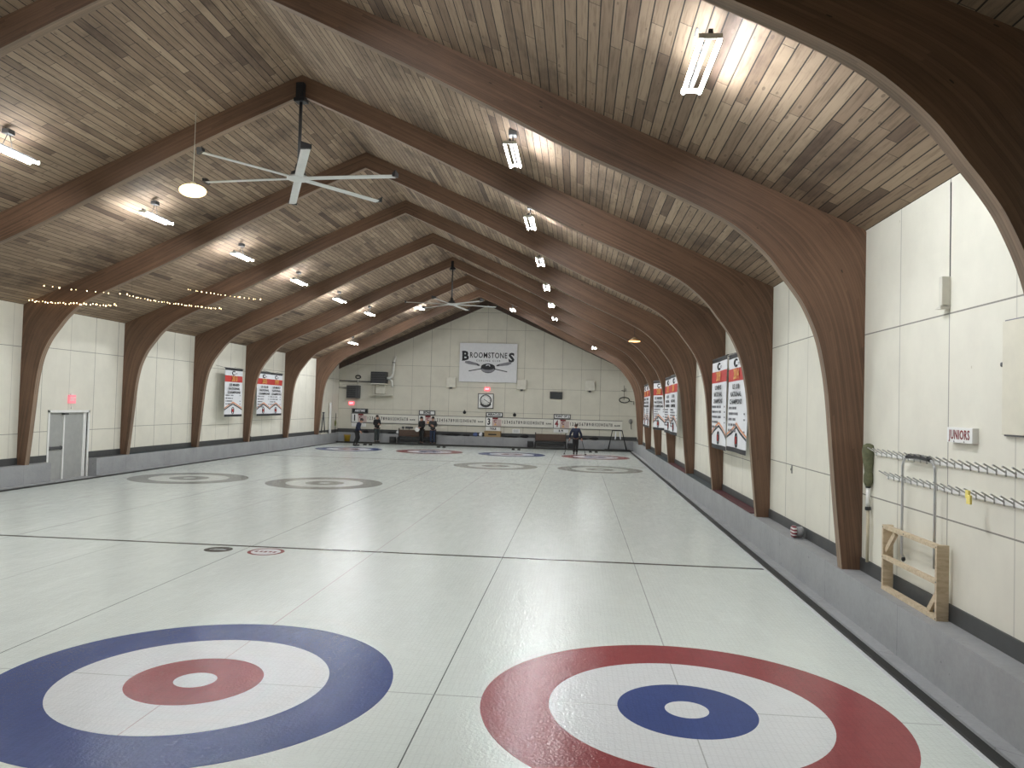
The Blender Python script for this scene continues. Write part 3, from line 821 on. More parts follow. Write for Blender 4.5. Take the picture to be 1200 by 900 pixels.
# clock
t = wthing('wall_clock', 'square white wall clock with round dial above the sheet three board', 'clock', -6.93, 2.90)
MB().cbox((-0.51, -0.10, -0.49), (0.51, 0, 0.49), 0.012).build('clock_case', WHITE, t)
m = MB()
for a, b_ in (((-0.51, -0.11, 0.44), (0.51, -0.09, 0.49)), ((-0.51, -0.11, -0.49), (0.51, -0.09, -0.44)), ((-0.51, -0.11, -0.49), (-0.46, -0.09, 0.49)), ((0.46, -0.11, -0.49), (0.51, -0.09, 0.49))): m.box(a, b_)
m.build('case_border', DKGREY, t)
m = MB(); m.tube([(0.35*math.cos(2*PI*i/28), -0.115, 0.04+0.35*math.sin(2*PI*i/28)) for i in range(28)], 0.030, 6, closed=True); m.build('dial_rim', BLACK, t)
m = MB(); m.lathe([(0.001, -0.006), (0.33, -0.006), (0.33, 0.006), (0.001, 0.006)], (0, -0.108, 0.04), 28, ax='Y'); m.build('dial', WHITE, t)
m = MB()
for k in range(12):
    a = 2*PI*k/12; m.bar((0.26*math.sin(a), -0.118, 0.04+0.26*math.cos(a)), (0.31*math.sin(a), -0.118, 0.04+0.31*math.cos(a)), 0.006, 0.02, (0.01,0,1))
m.build('hour_marks', INK, t)
MB().bar((-0.13, -0.125, 0.12), (0.05, -0.125, 0.01), 0.008, 0.035, (0,0,1)).build('hour_hand', INK, t)
MB().bar((-0.04, -0.13, 0.07), (0.24, -0.13, -0.12), 0.008, 0.025, (0,0,1)).build('minute_hand', INK, t)
m = MB(); m.tube([(0.42*math.sin(a), -0.118, 0.08-0.46*math.cos(a)) for a in [math.radians(-55+110*i/10) for i in range(11)]], 0.035, 6); m.build('dial_underline', DKGREY, t)

# scoreboards
SCOREM = simple('scoreboard_cream', (0.72, 0.70, 0.63), 0.55, var=0.03); PINKM = simple('pale_pink_panel', (0.56, 0.44, 0.42), 0.6)
XS = (-15.75, -11.30, -6.91, -2.55, 1.85)
names = ['AIRTIME', 'BONE', 'MIRACLES', 'POINT OF 2']; lows = ['1', '', 'TOLE', 'B PI']
for i in range(4):
    x0, x1 = XS[i], XS[i+1]-0.02; wd = x1-x0
    t = wthing('scoreboard', 'long white curling scoreboard numbered %s on the far wall' % ['one, leftmost', 'two, behind the standing pair', 'three, below the clock', 'four, rightmost'][i], 'scoreboard', x0, 1.27, group='scoreboards along the far wall')
    MB().cbox((0, -0.05, 0), (wd, 0, 0.60), 0.006).build('board', SCOREM, t)
    m = MB(); m.box((0, -0.065, 0.575), (wd, -0.045, 0.605)); m.box((0, -0.065, -0.005), (wd, -0.045, 0.025)); m.box((0, -0.065, 0), (0.03, -0.045, 0.6)); m.build('board_edge', DKGREY, t)
    MB().box((0.03, -0.062, 0.025), (0.42, -0.05, 0.575)).build('number_panel', WHITE, t)
    text('numeral', str(i+1), 0.56, INK if i != 3 else MAROON, t, 0.22, 0.29, -0.064, 0.02, 0.75)
    m = MB(); m.box((0.45, -0.066, 0.48), (0.80, -0.05, 0.57)); m.build('header_plate', MAROON, t)
    m = MB(); m.box((0.45, -0.060, 0.03), (1.02, -0.05, 0.47)); m.build('pink_panel', PINKM, t)
    text('lettering', 'C', 0.26, MAROON, t, 0.62, 0.34, -0.062, 0.008); text('lettering', 'A', 0.22, GOLD, t, 0.64, 0.13, -0.062, 0.008)
    for n in range(1, 19):
        text('end_number', str(n), 0.28, INK, t, 1.10 + (n-1)*0.152, 0.30, -0.054, 0.007, 0.70, maxw=0.115)
    text('end_number', 'BLANK', 0.13, INK, t, 4.07, 0.28, -0.054, 0.004, 0.85)
    # team name plate on top
    t2 = wthing('team_sign', ['framed name plate above scoreboard one, light letters on dark', 'framed name plate above scoreboard two with short dark lettering', 'framed name plate above scoreboard three under the clock', 'framed name plate above scoreboard four'][i], 'sign', x0+0.56, 2.04, group='team name plates above the scoreboards')
    MB().cbox((-0.52, -0.05, -0.135), (0.52, 0, 0.135), 0.006).build('plate', INK if i == 0 else WHITE, t2)
    m = MB()
    for a, b_ in (((-0.54, -0.06, 0.10), (0.54, -0.03, 0.15)), ((-0.54, -0.06, -0.15), (0.54, -0.03, -0.10)), ((-0.54, -0.06, -0.15), (-0.48, -0.03, 0.15)), ((0.48, -0.06, -0.15), (0.54, -0.03, 0.15))): m.box(a, b_)
    m.build('plate_frame', DKGREY, t2)
    text('lettering', names[i], 0.20, CLOTHW if i == 0 else INK, t2, 0, 0, -0.052, 0.008, 0.9, maxw=0.86)
    if lows[i]:
        t3 = wthing('team_sign', ['small white plate hanging below scoreboard one', '', 'white plate below scoreboard three, over the tan box', 'white plate below scoreboard four'][i], 'sign', x0+0.50, 1.12, group='plates below the scoreboards')
        MB().cbox((-0.47, -0.04, -0.12), (0.47, 0, 0.12), 0.006).build('plate', WHITE, t3)
        text('lettering', lows[i], 0.17, INK, t3, 0, 0, -0.042, 0.010, 0.9, maxw=0.7)

# beige wall speakers
for (x, z, lb) in ((-9.21, 4.05, 'beige wall box left of the club sign'), (-4.63, 4.02, 'beige wall box just right of the club sign'), (-0.28, 4.05, 'beige wall box high above the person with sticks')):
    t = wthing('wall_speaker', lb, 'speaker', x, z, group='beige wall boxes')
    MB().cbox((-0.30, -0.26, -0.32), (0.30, 0, 0.32), 0.02).build('cabinet', OFFW, t)
    MB().lathe([(0.001, -0.09), (0.06, -0.09), (0.09, -0.03), (0.09, 0.0), (0.001, 0.0)], (0, -0.14, -0.32), 14).build('mounting_knob', DKGREY, t)
t = wthing('wall_screen', 'small dark wall screen right of the clock', 'screen', -2.41, 3.38)
MB().cbox((-0.40, -0.10, -0.23), (0.40, 0, 0.23), 0.02).build('bezel', BLACK, t)
MB().box((-0.36, -0.105, -0.19), (0.36, -0.099, 0.19)).build('display', simple('dark_display', (0.035, 0.04, 0.042), 0.25), t)
# exit signs
def exit_sign(x, z, lb, y=YF, rz=0, faint=False, wd=0.34, ht=0.22):
    t = thing('exit_sign', lb, 'exit sign', (x, y, z), rz, 'red exit signs')
    MB().cbox((-wd/2, -0.07, -ht/2), (wd/2, 0, ht/2), 0.012).build('sign_housing', EXITP if faint else EXITR, t)
    text('lettering', 'EXIT', ht*0.62, simple('exit_letters', (0.75, 0.70, 0.70), 0.5) if faint else emit('exit_letters_glow', (1.0, 0.45, 0.5), 2.0), t, 0, 0, -0.074, 0.006, 0.9, maxw=wd*0.8)
    return t
exit_sign(-6.86, 3.67, 'small glowing red exit sign between the club sign and the clock')
exit_sign(-15.78, 2.52, 'glowing red exit sign below the dark box in the far left corner')
t = exit_sign(XL, 2.47, 'pinkish red exit sign above the grey double door', y=15.56, rz=PI/2, faint=True, wd=0.30, ht=0.26)
MB().tube([(0, -0.03, -0.13), (0, -0.03, -0.30)], 0.012, 8).build('conduit', WHITE, t)
MB().cbox((-0.06, -0.05, 0.13), (0.06, 0.0, 0.17), 0.008).build('base_plate', WHITE, t)
# black heater with its white flue
t = wthing('unit_heater', 'black unit heater on a bracket high on the far wall', 'heater', -13.85, 4.22)
MB().cbox((-0.52, -0.75, -0.38), (0.48, -0.12, 0.38), 0.03).build('heater_body', BLACK, t)
m = MB()
for k in range(6): m.bar((-0.48, -0.765, -0.28+0.11*k), (0.44, -0.765, -0.28+0.11*k), 0.02, 0.03)
m.build('louvre', DKGREY, t)
MB().box((-0.52, -0.77, -0.43), (0.48, -0.11, -0.37)).build('drip_tray', OFFW, t)
m = MB(); m.bar((-0.35, -0.45, -0.40), (-0.35, -0.45, -1.10), 0.04, 0.04); m.bar((0.38, -0.45, -0.40), (0.38, -0.45, -1.10), 0.04, 0.04); m.bar((-0.70, -0.30, -1.12), (0.85, -0.30, -1.12), 0.5, 0.05); m.build('bracket', OFFW, t)
MB().cbox((-0.28, -0.30, -1.05), (0.32, -0.02, -0.47), 0.02).build('panel_box', OFFW, t)
m = MB(); m.tube([(0.45, -0.40, -0.02), (0.62, -0.40, 0.0), (0.80, -0.40, 0.10), (0.85, -0.35, 0.30), (0.88, -0.28, 1.15), (0.92, -0.15, 1.36), (0.92, -0.02, 1.38)], 0.085, 14)
m.tube([(0.60, -0.38, -0.06), (0.78, -0.35, -0.18), (0.82, -0.33, -0.45), (0.82, -0.33, -0.60)], 0.06, 12)
m.build('flue_pipe', simple('flue_white', (0.62, 0.62, 0.58), 0.35), t)
MB().lathe([(0.10, 0.98), (0.105, 0.985), (0.105, 1.03), (0.10, 1.035)], (0.87, -0.30, 0.0), 16).build('flue_band', DKGREY, t)
t = wthing('wall_unit', 'dark grey box with a vent in the far left corner above the exit sign', 'vent box', -15.62, 3.27)
MB().cbox((-0.42, -0.40, -0.42), (0.42, 0, 0.42), 0.02).build('case', DKGREY, t)
m = MB(); 
for k in range(7): m.box((-0.36, -0.415, -0.34+0.10*k), (0.20, -0.40, -0.29+0.10*k))
m.build('grille', BLACK, t)
t = wthing('pipe_run', 'dark pipe with a valve running along the far left wall', 'pipe', -15.0, 3.95)
MB().tube([(-1.60, -0.12, 0.03), (0.62, -0.12, 0.0)], 0.035, 8).tube([(-1.65, -0.12, -0.42), (-0.95, -0.12, -0.45)], 0.02, 6).build('pipe', DKGREY, t)
MB().tube([(-0.35+0.17*math.cos(2*PI*k/12), -0.18, 0.30+0.10*math.sin(2*PI*k/12)) for k in range(12)], 0.035, 6, closed=True).build('valve_wheel', BLACKM, t)
MB().tube([(-0.35, -0.15, 0.30), (-0.38, -0.12, -0.15)], 0.035, 8).build('valve_stem', OFFW, t)
t = wthing('hose_reel', 'dark wire hoop with a bent arm on the far right wall', 'hose reel', 2.02, 3.28)
MB().tube([(-0.10+0.32*math.cos(2*PI*k/20), -0.10, -0.08+0.17*math.sin(2*PI*k/20)) for k in range(20)], 0.028, 6, closed=True).build('hoop', BLACKM, t)
MB().tube([(0.20, -0.1, -0.12), (0.20, 0.0, -0.12)], 0.02, 6).tube([(-0.12, -0.1, 0.60), (-0.12, 0.0, 0.60)], 0.02, 6).tube([(-0.30, -0.1, 0.52), (-0.02, -0.1, 0.50), (-0.05, -0.1, 0.66)], 0.018, 6).tube([(-0.12, -0.1, 0.85), (-0.12, -0.1, -0.08)], 0.010, 6).tube([(0.20, -0.1, -0.12), (0.38, -0.1, -0.18), (0.50, -0.1, -0.16), (0.50, -0.1, -0.36)], 0.022, 6).build('arm', BLACKM, t)
for (x, z, lb) in ((-8.30, 2.13, 'small dark round bell on the far wall left of the clock'), (-5.05, 2.05, 'small dark round bell on the far wall right of the clock')):
    t = wthing('wall_bell', lb, 'bell', x, z, group='small wall bells')
    MB().lathe([(0.001, -0.10), (0.05, -0.10), (0.10, -0.05), (0.11, 0.0), (0.001, 0.0)], (0, 0, 0), 16, ax='Y').build('dome', BLACKM, t)
    MB().box((-0.03, -0.03, 0.08), (0.03, 0, 0.16)).build('mount', DKGREY, t)
t = wthing('notice_board', 'small white notice below scoreboard three, right of the tan box', 'notice', -4.92, 1.02)
MB().box((-0.24, -0.015, -0.14), (0.24, 0, 0.14)).build('sheet', WHITE, t)
m = MB(); 
for k in range(4): m.box((-0.18, -0.018, 0.07-0.05*k), (0.16, -0.014, 0.085-0.05*k))
m.build('print', INKG, t)
for k, (x, wd) in enumerate(((-11.9, 0.5), (-11.3, 0.18), (-12.3, 0.15))):
    o = MB().box((x-wd/2, YF-0.04, 0.98), (x+wd/2, YF-0.002, 1.10)).box((x-0.02, YF-0.04, 0.90), (x+0.02, YF-0.002, 1.0)).build('wall_hook_rail', DKGREY)
    tag(o, ['dark hook rail above the left bench, widest of three', 'short dark hook above the left bench, right of the rail', 'short dark hook above the left bench, left of the rail'][k], 'hook', 'hooks above the left bench')
t = wthing('gauge_panel', 'small grey oval plate on the far wall by the right-most arch', 'plate', 2.35, 1.85)
MB().ell((0, -0.05, 0), (0.13, 0.05, 0.17)).build('plate', simple('grey_plate', (0.30, 0.29, 0.26), 0.5), t)
MB().tube([(0, -0.1, 0.1), (0.05, -0.12, -0.5)], 0.02, 6).build('cable', BLACKM, t)

# tan box below board three, things on the low wall
t = thing('tan_box', 'tan plywood box on the low wall below scoreboard three', 'box', (-6.38, 41.88, 0.62))
MB().cbox((-0.52, -0.22, 0), (0.52, 0.22, 0.34), 0.012).build('box_body', TAN, t)
MB().box((-0.26, -0.235, 0.12), (0.26, -0.219, 0.20)).build('slot', INK, t)
MB().box((-0.54, -0.24, 0.32), (0.54, 0.24, 0.36)).build('lid', TAN, t)
rnd = random.Random(3)
def lump(x, lb, cat='bag', sx=0.22, h=0.16, mat=BLKF, nm='dark_bag', grp='odds and ends on the far low wall'):
    t = thing(nm, lb, cat, (x, 41.85, 0.62), 0, grp)
    MB().ell((0, 0, h*0.5), (sx, 0.16, h*0.5)).ell((sx*0.4, 0, h*0.55), (sx*0.5, 0.14, h*0.6)).build('body', mat, t)
    MB().tube([(-sx*0.5, 0, h*0.8), (0, 0, h*1.25), (sx*0.5, 0, h*0.8)], 0.015, 6).build('strap', mat, t)
lump(-14.65, 'dark bag on the far low wall right of the leaning person')
lump(-13.0, 'flat dark bag on the far low wall right of the standing person', sx=0.35, h=0.12)
lump(-9.05, 'wide dark bag on the far low wall right of the standing pair', sx=0.65, h=0.14)
lump(-8.1, 'small dark bag on the far low wall below the left bell', sx=0.3, h=0.10)
lump(-7.5, 'blue and white bundle on the far low wall left of the tan box', 'bundle', 0.16, 0.22, simple('blue_cloth', (0.10, 0.14, 0.30), 0.8), 'cloth_bundle')
lump(-7.15, 'white bundle on the far low wall left of the tan box', 'bundle', 0.12, 0.24, CLOTHW, 'cloth_bundle')
lump(-5.2, 'dark grey bag on the far low wall right of the tan box', sx=0.55, h=0.08)
lump(-4.35, 'dark bag with a hump on the far low wall left of the right bench', sx=0.28, h=0.18)
lump(-12.55, 'small white bundle on the far low wall at the left bench end', 'bundle', 0.10, 0.20, CLOTHW, 'cloth_bundle')
lump(0.05, 'dark bag on the far low wall right of the person with sticks', sx=0.30, h=0.17)
lump(-0.75, 'flat dark bag on the far low wall beside the person with sticks', sx=0.45, h=0.08)

# benches
def bench(x0, x1, lb):
    t = thing('bench', lb, 'bench', ((x0+x1)/2, 41.32, 0.06), 0, 'brown benches at the far end'); h = (x1-x0)/2
    MB().cbox((-h, -0.20, 0.36), (h, 0.20, 0.41), 0.01).build('seat', BLACK, t)
    MB().cbox((-h, 0.18, 0.44), (h, 0.22, 0.86), 0.01).build('backrest', BROWN, t)
    for sx in (-1, 1):
        m = MB(); m.box((sx*h-0.03, -0.18, 0), (sx*h+0.03, -0.12, 0.37)); m.build('leg', BLACKM, t)
        m = MB(); m.box((sx*h-0.03, 0.19, 0), (sx*h+0.03, 0.25, 0.95)); m.build('leg', BLACKM, t)
    MB().box((-h+0.1, 0.15, 0.10), (h-0.1, 0.17, 0.22)).build('stretcher', DKGREY, t)
bench(-12.38, -10.0, 'brown bench with dark seat left of the standing pair')
bench(-3.62, -1.72, 'brown bench with dark seat left of the person with sticks')
def crate(x, y, z, lb, s=(0.36, 0.3, 0.40)):
    t = thing('black_crate', lb, 'crate', (x, y, z), 0, 'black crates beside the benches')
    m = MB(); a, b_, h = s[0]/2, s[1]/2, s[2]
    m.box((-a, -b_, 0), (a, b_, 0.02)); m.box((-a, -b_, 0), (a, -b_+0.02, h)); m.box((-a, b_-0.02, 0), (a, b_, h)); m.box((-a, -b_, 0), (-a+0.02, b_, h)); m.box((a-0.02, -b_, 0), (a, b_, h)); m.build('shell', BLACK, t)
    MB().box((-a-0.012, -b_-0.012, h-0.04), (a+0.012, -b_, h)).box((-a-0.012, b_, h-0.04), (a+0.012, b_+0.012, h)).build('rim', DKGREY, t)
crate(-12.72, 41.30, 0.06, 'black crate at the left end of the left bench')
crate(-3.92, 41.30, 0.06, 'black crate at the left end of the right bench')
crate(-1.40, 41.30, 0.06, 'black crate at the right end of the right bench', (0.34, 0.3, 0.34))
# bucket
t = thing('bucket', 'yellow bucket with pale rim in the far left corner', 'bucket', (-15.62, 41.05, 0.06))
MB().lathe([(0.001, 0.0), (0.17, 0.0), (0.20, 0.40), (0.22, 0.40), (0.22, 0.44), (0.19, 0.44), (0.16, 0.03), (0.001, 0.03)], n=24).build('pail', YELLOW, t)
MB().tube([(0.215*math.cos(2*PI*k/24), 0.215*math.sin(2*PI*k/24), 0.445) for k in range(24)], 0.022, 6, closed=True).build('rim', TAN, t)
# metal stand at the right end
t = thing('metal_stand', 'dark metal trestle stand at the far right end', 'stand', (1.46, 41.0, 0.06))
m = MB(); m.tube([(-0.52, 0, 0.06), (-0.30, 0, 1.22), (0.30, 0, 1.22), (0.58, 0, 0.06)], 0.028, 8); m.build('front_frame', BLACKM, t)
m = MB(); m.tube([(-0.52, 0.4, 0.06), (-0.30, 0.12, 1.20), (0.30, 0.12, 1.20), (0.58, 0.4, 0.06)], 0.022, 8); m.build('rear_frame', BLACKM, t)
MB().cbox((-0.76, -0.20, 0.0), (0.80, 0.45, 0.06), 0.01).build('base_plate', BLACKM, t)
t2 = thing('hanging_gloves', 'pair of pale gloves hanging from the metal trestle stand', 'gloves', (1.50, 40.93, 1.25))
for sx in (-1, 1):
    MB().tube([(sx*0.12, 0, -0.02), (sx*0.15, 0, -0.40), (sx*0.17, 0, -0.52)], [0.02, 0.045, 0.03], 8).build('glove', CLOTHW, t2)
# hacks in the ice
for i in range(4):
    for sx in (-1, 1):
        t = thing('foot_hack', '%s black foothold behind the %s' % ('right' if sx > 0 else 'left', ['far red target at the right', 'far blue target below the clock', 'far red target by the standing pair', 'far blue target by the leaning person'][i]), 'foothold', (-i*SHEET + sx*0.17 - (0.1 if i else 0.03), 38.85, 0.0), 0, 'foothold pairs behind the far targets')
        MB().add([(-0.09,-0.10,0),(0.09,-0.10,0),(0.09,0.12,0),(-0.09,0.12,0),(-0.08,-0.08,0.07),(0.08,-0.08,0.07),(0.08,0.10,0.13),(-0.08,0.10,0.13)], [(0,3,2,1),(4,5,6,7),(0,1,5,4),(1,2,6,5),(2,3,7,6),(3,0,4,7)]).build('rubber_block', RUBBER, t)

# left corner bits
t = thing('folding_stand', 'small grey A-frame stand on the left ledge near the far corner', 'stand', (-16.50, 38.9, KZ))
MB().tube([(0, -0.34, 0.05), (0, 0.02, 1.32)], 0.035, 8).tube([(0, 0.34, 0.05), (0, 0.02, 1.32)], 0.035, 8).tube([(0, -0.12, 1.3), (0, 0.16, 1.3)], 0.04, 8).build('frame', DKGREY, t)
MB().cbox((-0.10, -0.60, 0.0), (0.10, 0.60, 0.08), 0.01).build('foot_board', OFFW, t)
t = thing('white_pole', 'tall white board leaning in the far left corner', 'board', (-16.54, 40.4, KZ))
MB().cbox((-0.05, -0.14, 0), (0.05, 0.02, 1.92), 0.01).build('board', WHITE, t)
MB().cbox((-0.05, 0.05, 0), (0.03, 0.12, 1.86), 0.01).build('edge_board', OFFW, t)
t = thing('corner_broom', 'thin green-headed broom standing in the far left corner', 'broom', (-16.50, 41.3, KZ))
MB().tube([(0, 0, 0), (0, 0.05, 1.25)], 0.02, 8).build('handle', BLACKM, t)
MB().ell((0, -0.02, 0.62), (0.05, 0.12, 0.22)).build('brush', simple('green_brush', (0.16, 0.17, 0.05), 0.8), t)
t = thing('ledge_timer', 'small grey puck-shaped thing on the left ledge by the banner pair', 'timer', (-16.50, 28.40, KZ+0.016))
MB().lathe([(0.001, -0.05), (0.10, -0.05), (0.12, 0.0), (0.10, 0.05), (0.001, 0.05)], (0, 0, 0.12), 16, ax='Y').build('dial_case', DKGREY, t)
MB().box((-0.10, -0.07, 0), (0.10, 0.07, 0.03)).build('foot', DKGREY, t)

# ================================================================== RIGHT WALL
RW = -PI/2   # local x runs towards the camera, local -y points into the hall
def rthing(name, label, cat, y, z, x=XR, group=None): return thing(name, label, cat, (x, y, z), RW, group)
t = rthing('juniors_sign', 'small white sign reading JUNIORS in dark red on the right wall', 'sign', 0.905, 2.475)
MB().cbox((-0.25, -0.06, -0.075), (0.25, 0, 0.075), 0.004).build('sign_block', WHITE, t)
text('lettering', 'JUNIORS', 0.13, MAROON, t, 0, 0.0, -0.062, 0.0015, 0.85, maxw=0.41)
MB().lathe([(0.001,-0.003),(0.006,-0.003),(0.006,0.003),(0.001,0.003)], (-0.1,-0.062,-0.062), 8, ax='Y').lathe([(0.001,-0.003),(0.006,-0.003),(0.006,0.003),(0.001,0.003)], (0.1,-0.062,-0.062), 8, ax='Y').build('screws', DKGREY, t)
t = rthing('wall_panel', 'raised cream access panel at the right picture edge', 'panel', -0.55, 3.01)
MB().cbox((-0.72, -0.05, -0.50), (0.72, 0, 0.50), 0.006).build('panel_board', simple('cream_panel', (0.70, 0.665, 0.55), 0.6, var=0.04), t)
MB().box((-0.735, -0.02, -0.515), (0.735, 0, -0.50)).box((-0.735, -0.02, -0.515), (-0.72, 0, 0.515)).box((-0.735, -0.02, 0.50), (0.735, 0, 0.515)).build('panel_gap', INKG, t)
MB().lathe([(0.001,-0.02),(0.02,-0.02),(0.025,0.0),(0.001,0.0)], (-0.735, -0.03, 0.12), 10, ax='Y').build('latch', DKGREY, t)
t = rthing('wall_sensor', 'narrow beige wall fixture high on the right wall', 'sensor', 1.27, 3.93)
MB().cbox((-0.035, -0.09, -0.15), (0.035, 0, 0.17), 0.008).build('sensor_body', OFFW, t)
MB().prism([(-0.10, -0.16), (0.035, -0.17), (0.035, -0.13)], -0.10, -0.01).build('lower_flap', OFFW, t)
MB().lathe([(0.001,-0.02),(0.012,-0.02),(0.012,0.0),(0.001,0.0)], (-0.09, -0.002, 0.04), 10, ax='Y').build('screw_hole', INK, t)
t = rthing('wall_conduit', 'thin dark vertical cable groove above the beige fixture', 'cable', 1.25, 3.9)
MB().box((-0.005, -0.008, 0.19), (0.005, 0, 1.18)).build('cable', DKGREY, t)
# broom racks
def rack(y0, y1, z, lb, n):
    t = rthing('broom_rack', lb, 'rack', (y0+y1)/2, z, group='white broom racks on the right wall'); h = (y0-y1)/2
    MB().cbox((-h, -0.025, -0.035), (h, 0, 0.015), 0.004).build('rail', WHITE, t)
    MB().tube([(-h-0.1, -0.04, 0.02), (-h+0.05, -0.03, 0.0)], 0.008, 6).build('end_rod', OFFW, t)
    x = -h+0.06; st = (2*h-0.12)/(n-1); m0 = None
    for k in range(n):
        if m0 is None:
            m0 = MB().bar((0, -0.01, -0.02), (0.0, -0.14, 0.055), 0.020, 0.012, (0,0,1)).bar((0, -0.027, -0.045), (0, -0.027, 0.015), 0.010, 0.012, (0,1,0)).build('peg', simple('peg_shade_grey', (0.42, 0.42, 0.40), 0.5), t)  # pegs greyed to carry the shade on their undersides
            m0.location = (x, 0, 0)
        else:
            c_ = m0.copy(); COL.objects.link(c_); c_.parent = t; c_.location = (x + st*k, 0, 0)
    return t
rack(3.12, -1.0, 2.185, 'upper white broom rack with pegs on the right wall', 27)
rack(2.75, -1.0, 1.925, 'lower white broom rack with pegs on the right wall', 24)
o = rthing('yellow_tag', 'small yellow tag hooked on the lower broom rack', 'tag', 0.50, 1.90, x=XR-0.15)
MB().cbox((-0.05, -0.02, 0.0), (0.01, 0.0, 0.075), 0.004).cbox((-0.02, -0.025, -0.05), (0.05, -0.005, 0.035), 0.004).build('tag_sheet', YTAG, o)
# curling brush in an olive cover
t = rthing('covered_brush', 'long-handled brush with olive cover standing against the right wall', 'broom', 3.27, 0.77, x=XR-0.05)
MB().tube([(0, 0, 0.0), (0, 0, 0.78)], 0.020, 10).build('handle', simple('pale_wood_handle', (0.52, 0.46, 0.34), 0.5), t)
MB().tube([(0, 0, 0.70), (0, 0, 0.96)], 0.026, 10).build('ferrule', WHITE, t)
MB().lathe([(0.03, 0.66), (0.036, 0.665), (0.036, 0.70), (0.03, 0.705)], n=14).build('clip', BLACK, t)
MB().lathe([(0.03, 0.945), (0.034, 0.95), (0.034, 0.97), (0.03, 0.975)], n=14).build('collar', BLACK, t)
MB().tube([(0, 0, 0.965), (0, 0, 1.02), (0.0, 0, 1.10), (0, 0, 1.15), (-0.005, 0, 1.30), (-0.01, 0, 1.42), (-0.01, 0, 1.49), (-0.01, 0, 1.515)], [0.035, 0.058, 0.058, 0.048, 0.068, 0.078, 0.066, 0.02], 14).build('brush_cover', OLIVE, t)
# handle frame hooked over the racks
t = rthing('handle_frame', 'bent aluminium handle frame with black grip standing behind the pine frame', 'handle', 1.755, 0.78, x=2.685)
pts = [(-0.40, 0.035, 0.24), (-0.40, 0.0, 0.30), (-0.40, 0.0, 1.28)] + [(-0.40+0.13*(1-math.cos(a)), 0.0, 1.28+0.13*math.sin(a)) for a in [PI/2*k/6 for k in range(1, 7)]]
pts += [(0.40-0.13*(1-math.cos(a)), 0.0, 1.28+0.13*math.sin(a)) for a in [PI/2*k/6 for k in range(6, 0, -1)]] + [(0.40, 0.0, 1.28), (0.40, 0.0, 0.30)]
MB().tube(pts, 0.014, 10).build('tube_frame', ALU, t)
MB().tube([(-0.30, 0, 1.405), (-0.26, 0, 1.42), (0.0, 0, 1.43), (0.26, 0, 1.42), (0.30, 0, 1.405)], [0.018, 0.027, 0.028, 0.027, 0.018], 12).build('grip', BLACK, t)
MB().ell((-0.40, 0.02, 0.245), (0.022, 0.022, 0.03)).build('end_cap', BLACK, t)
# pine frame
t = rthing('pine_frame', 'raw pine timber frame with diagonal braces standing on the ledge', 'frame', 1.82, KZ, x=2.665)
W2 = 0.70; D = 0.06
MB().cbox((-W2, -D, 0), (-W2+0.04, D, 0.76), 0.003).build('post', PINE, t)
MB().cbox((W2-0.04, -D, 0), (W2, D, 0.76), 0.003).build('post', PINE, t)
MB().cbox((-W2+0.04, -D, 0.715), (W2-0.04, -0.005, 0.76), 0.003).build('rail', PINE, t)
MB().cbox((-W2+0.04, -D, 0.36), (W2-0.04, -D+0.045, 0.41), 0.003).build('rail', PINE, t)
MB().cbox((-W2+0.04, -D, 0.0), (W2-0.04, D-0.05, 0.045), 0.003).build('rail', PINE, t)
MB().bar((-W2+0.05, -0.02, 0.46), (-W2+0.30, -0.02, 0.70), 0.06, 0.035, (0,1,0)).build('brace', PINE, t)
MB().bar((W2-0.05, -0.02, 0.27), (W2-0.24, -0.02, 0.055), 0.06, 0.035, (0,1,0)).build('brace', PINE, t)
m = MB()
for (x, z) in ((-W2+0.02, 0.735), (-W2+0.02, 0.385), (W2-0.02, 0.735), (W2-0.02, 0.385), (-0.1, 0.74), (W2-0.02, 0.02)): m.lathe([(0.001,-0.003),(0.008,-0.003),(0.008,0.0),(0.001,0.0)], (x, -D, z), 8, ax='Y')
m.build('screw_heads', DKGREY, t)
# striped puck-like thing on the ledge
t = rthing('striped_tin', 'small red and white striped tin on the right ledge', 'tin', 6.02, KZ, x=2.60)
MB().lathe([(0.001, -0.06), (0.09, -0.06), (0.10, -0.05), (0.10, 0.0), (0.001, 0.0)], (0, -0.02, 0.11), 22, ax='Y').build('striped_face', STRIPE, t)
MB().lathe([(0.001, 0.0), (0.085, 0.0), (0.085, 0.10), (0.06, 0.12), (0.001, 0.12)], (0, -0.02, 0.11), 22, ax='Y').build('grey_back', simple('grey_plastic', (0.30, 0.30, 0.31), 0.5), t)
MB().box((-0.06, -0.07, 0.0), (0.06, 0.09, 0.02)).build('foot', simple('grey_plastic_foot', (0.25, 0.25, 0.26), 0.5), t)
t = rthing('wall_switch', 'tiny grey wall switch plate between the two nearest right arches', 'switch', 6.95, 1.66)
MB().cbox((-0.02, -0.02, -0.07), (0.02, 0, 0.07), 0.005).build('plate', simple('grey_switch', (0.32, 0.32, 0.30), 0.5), t)
MB().box((-0.006, -0.03, -0.02), (0.006, -0.018, 0.02)).build('toggle', DKGREY, t)

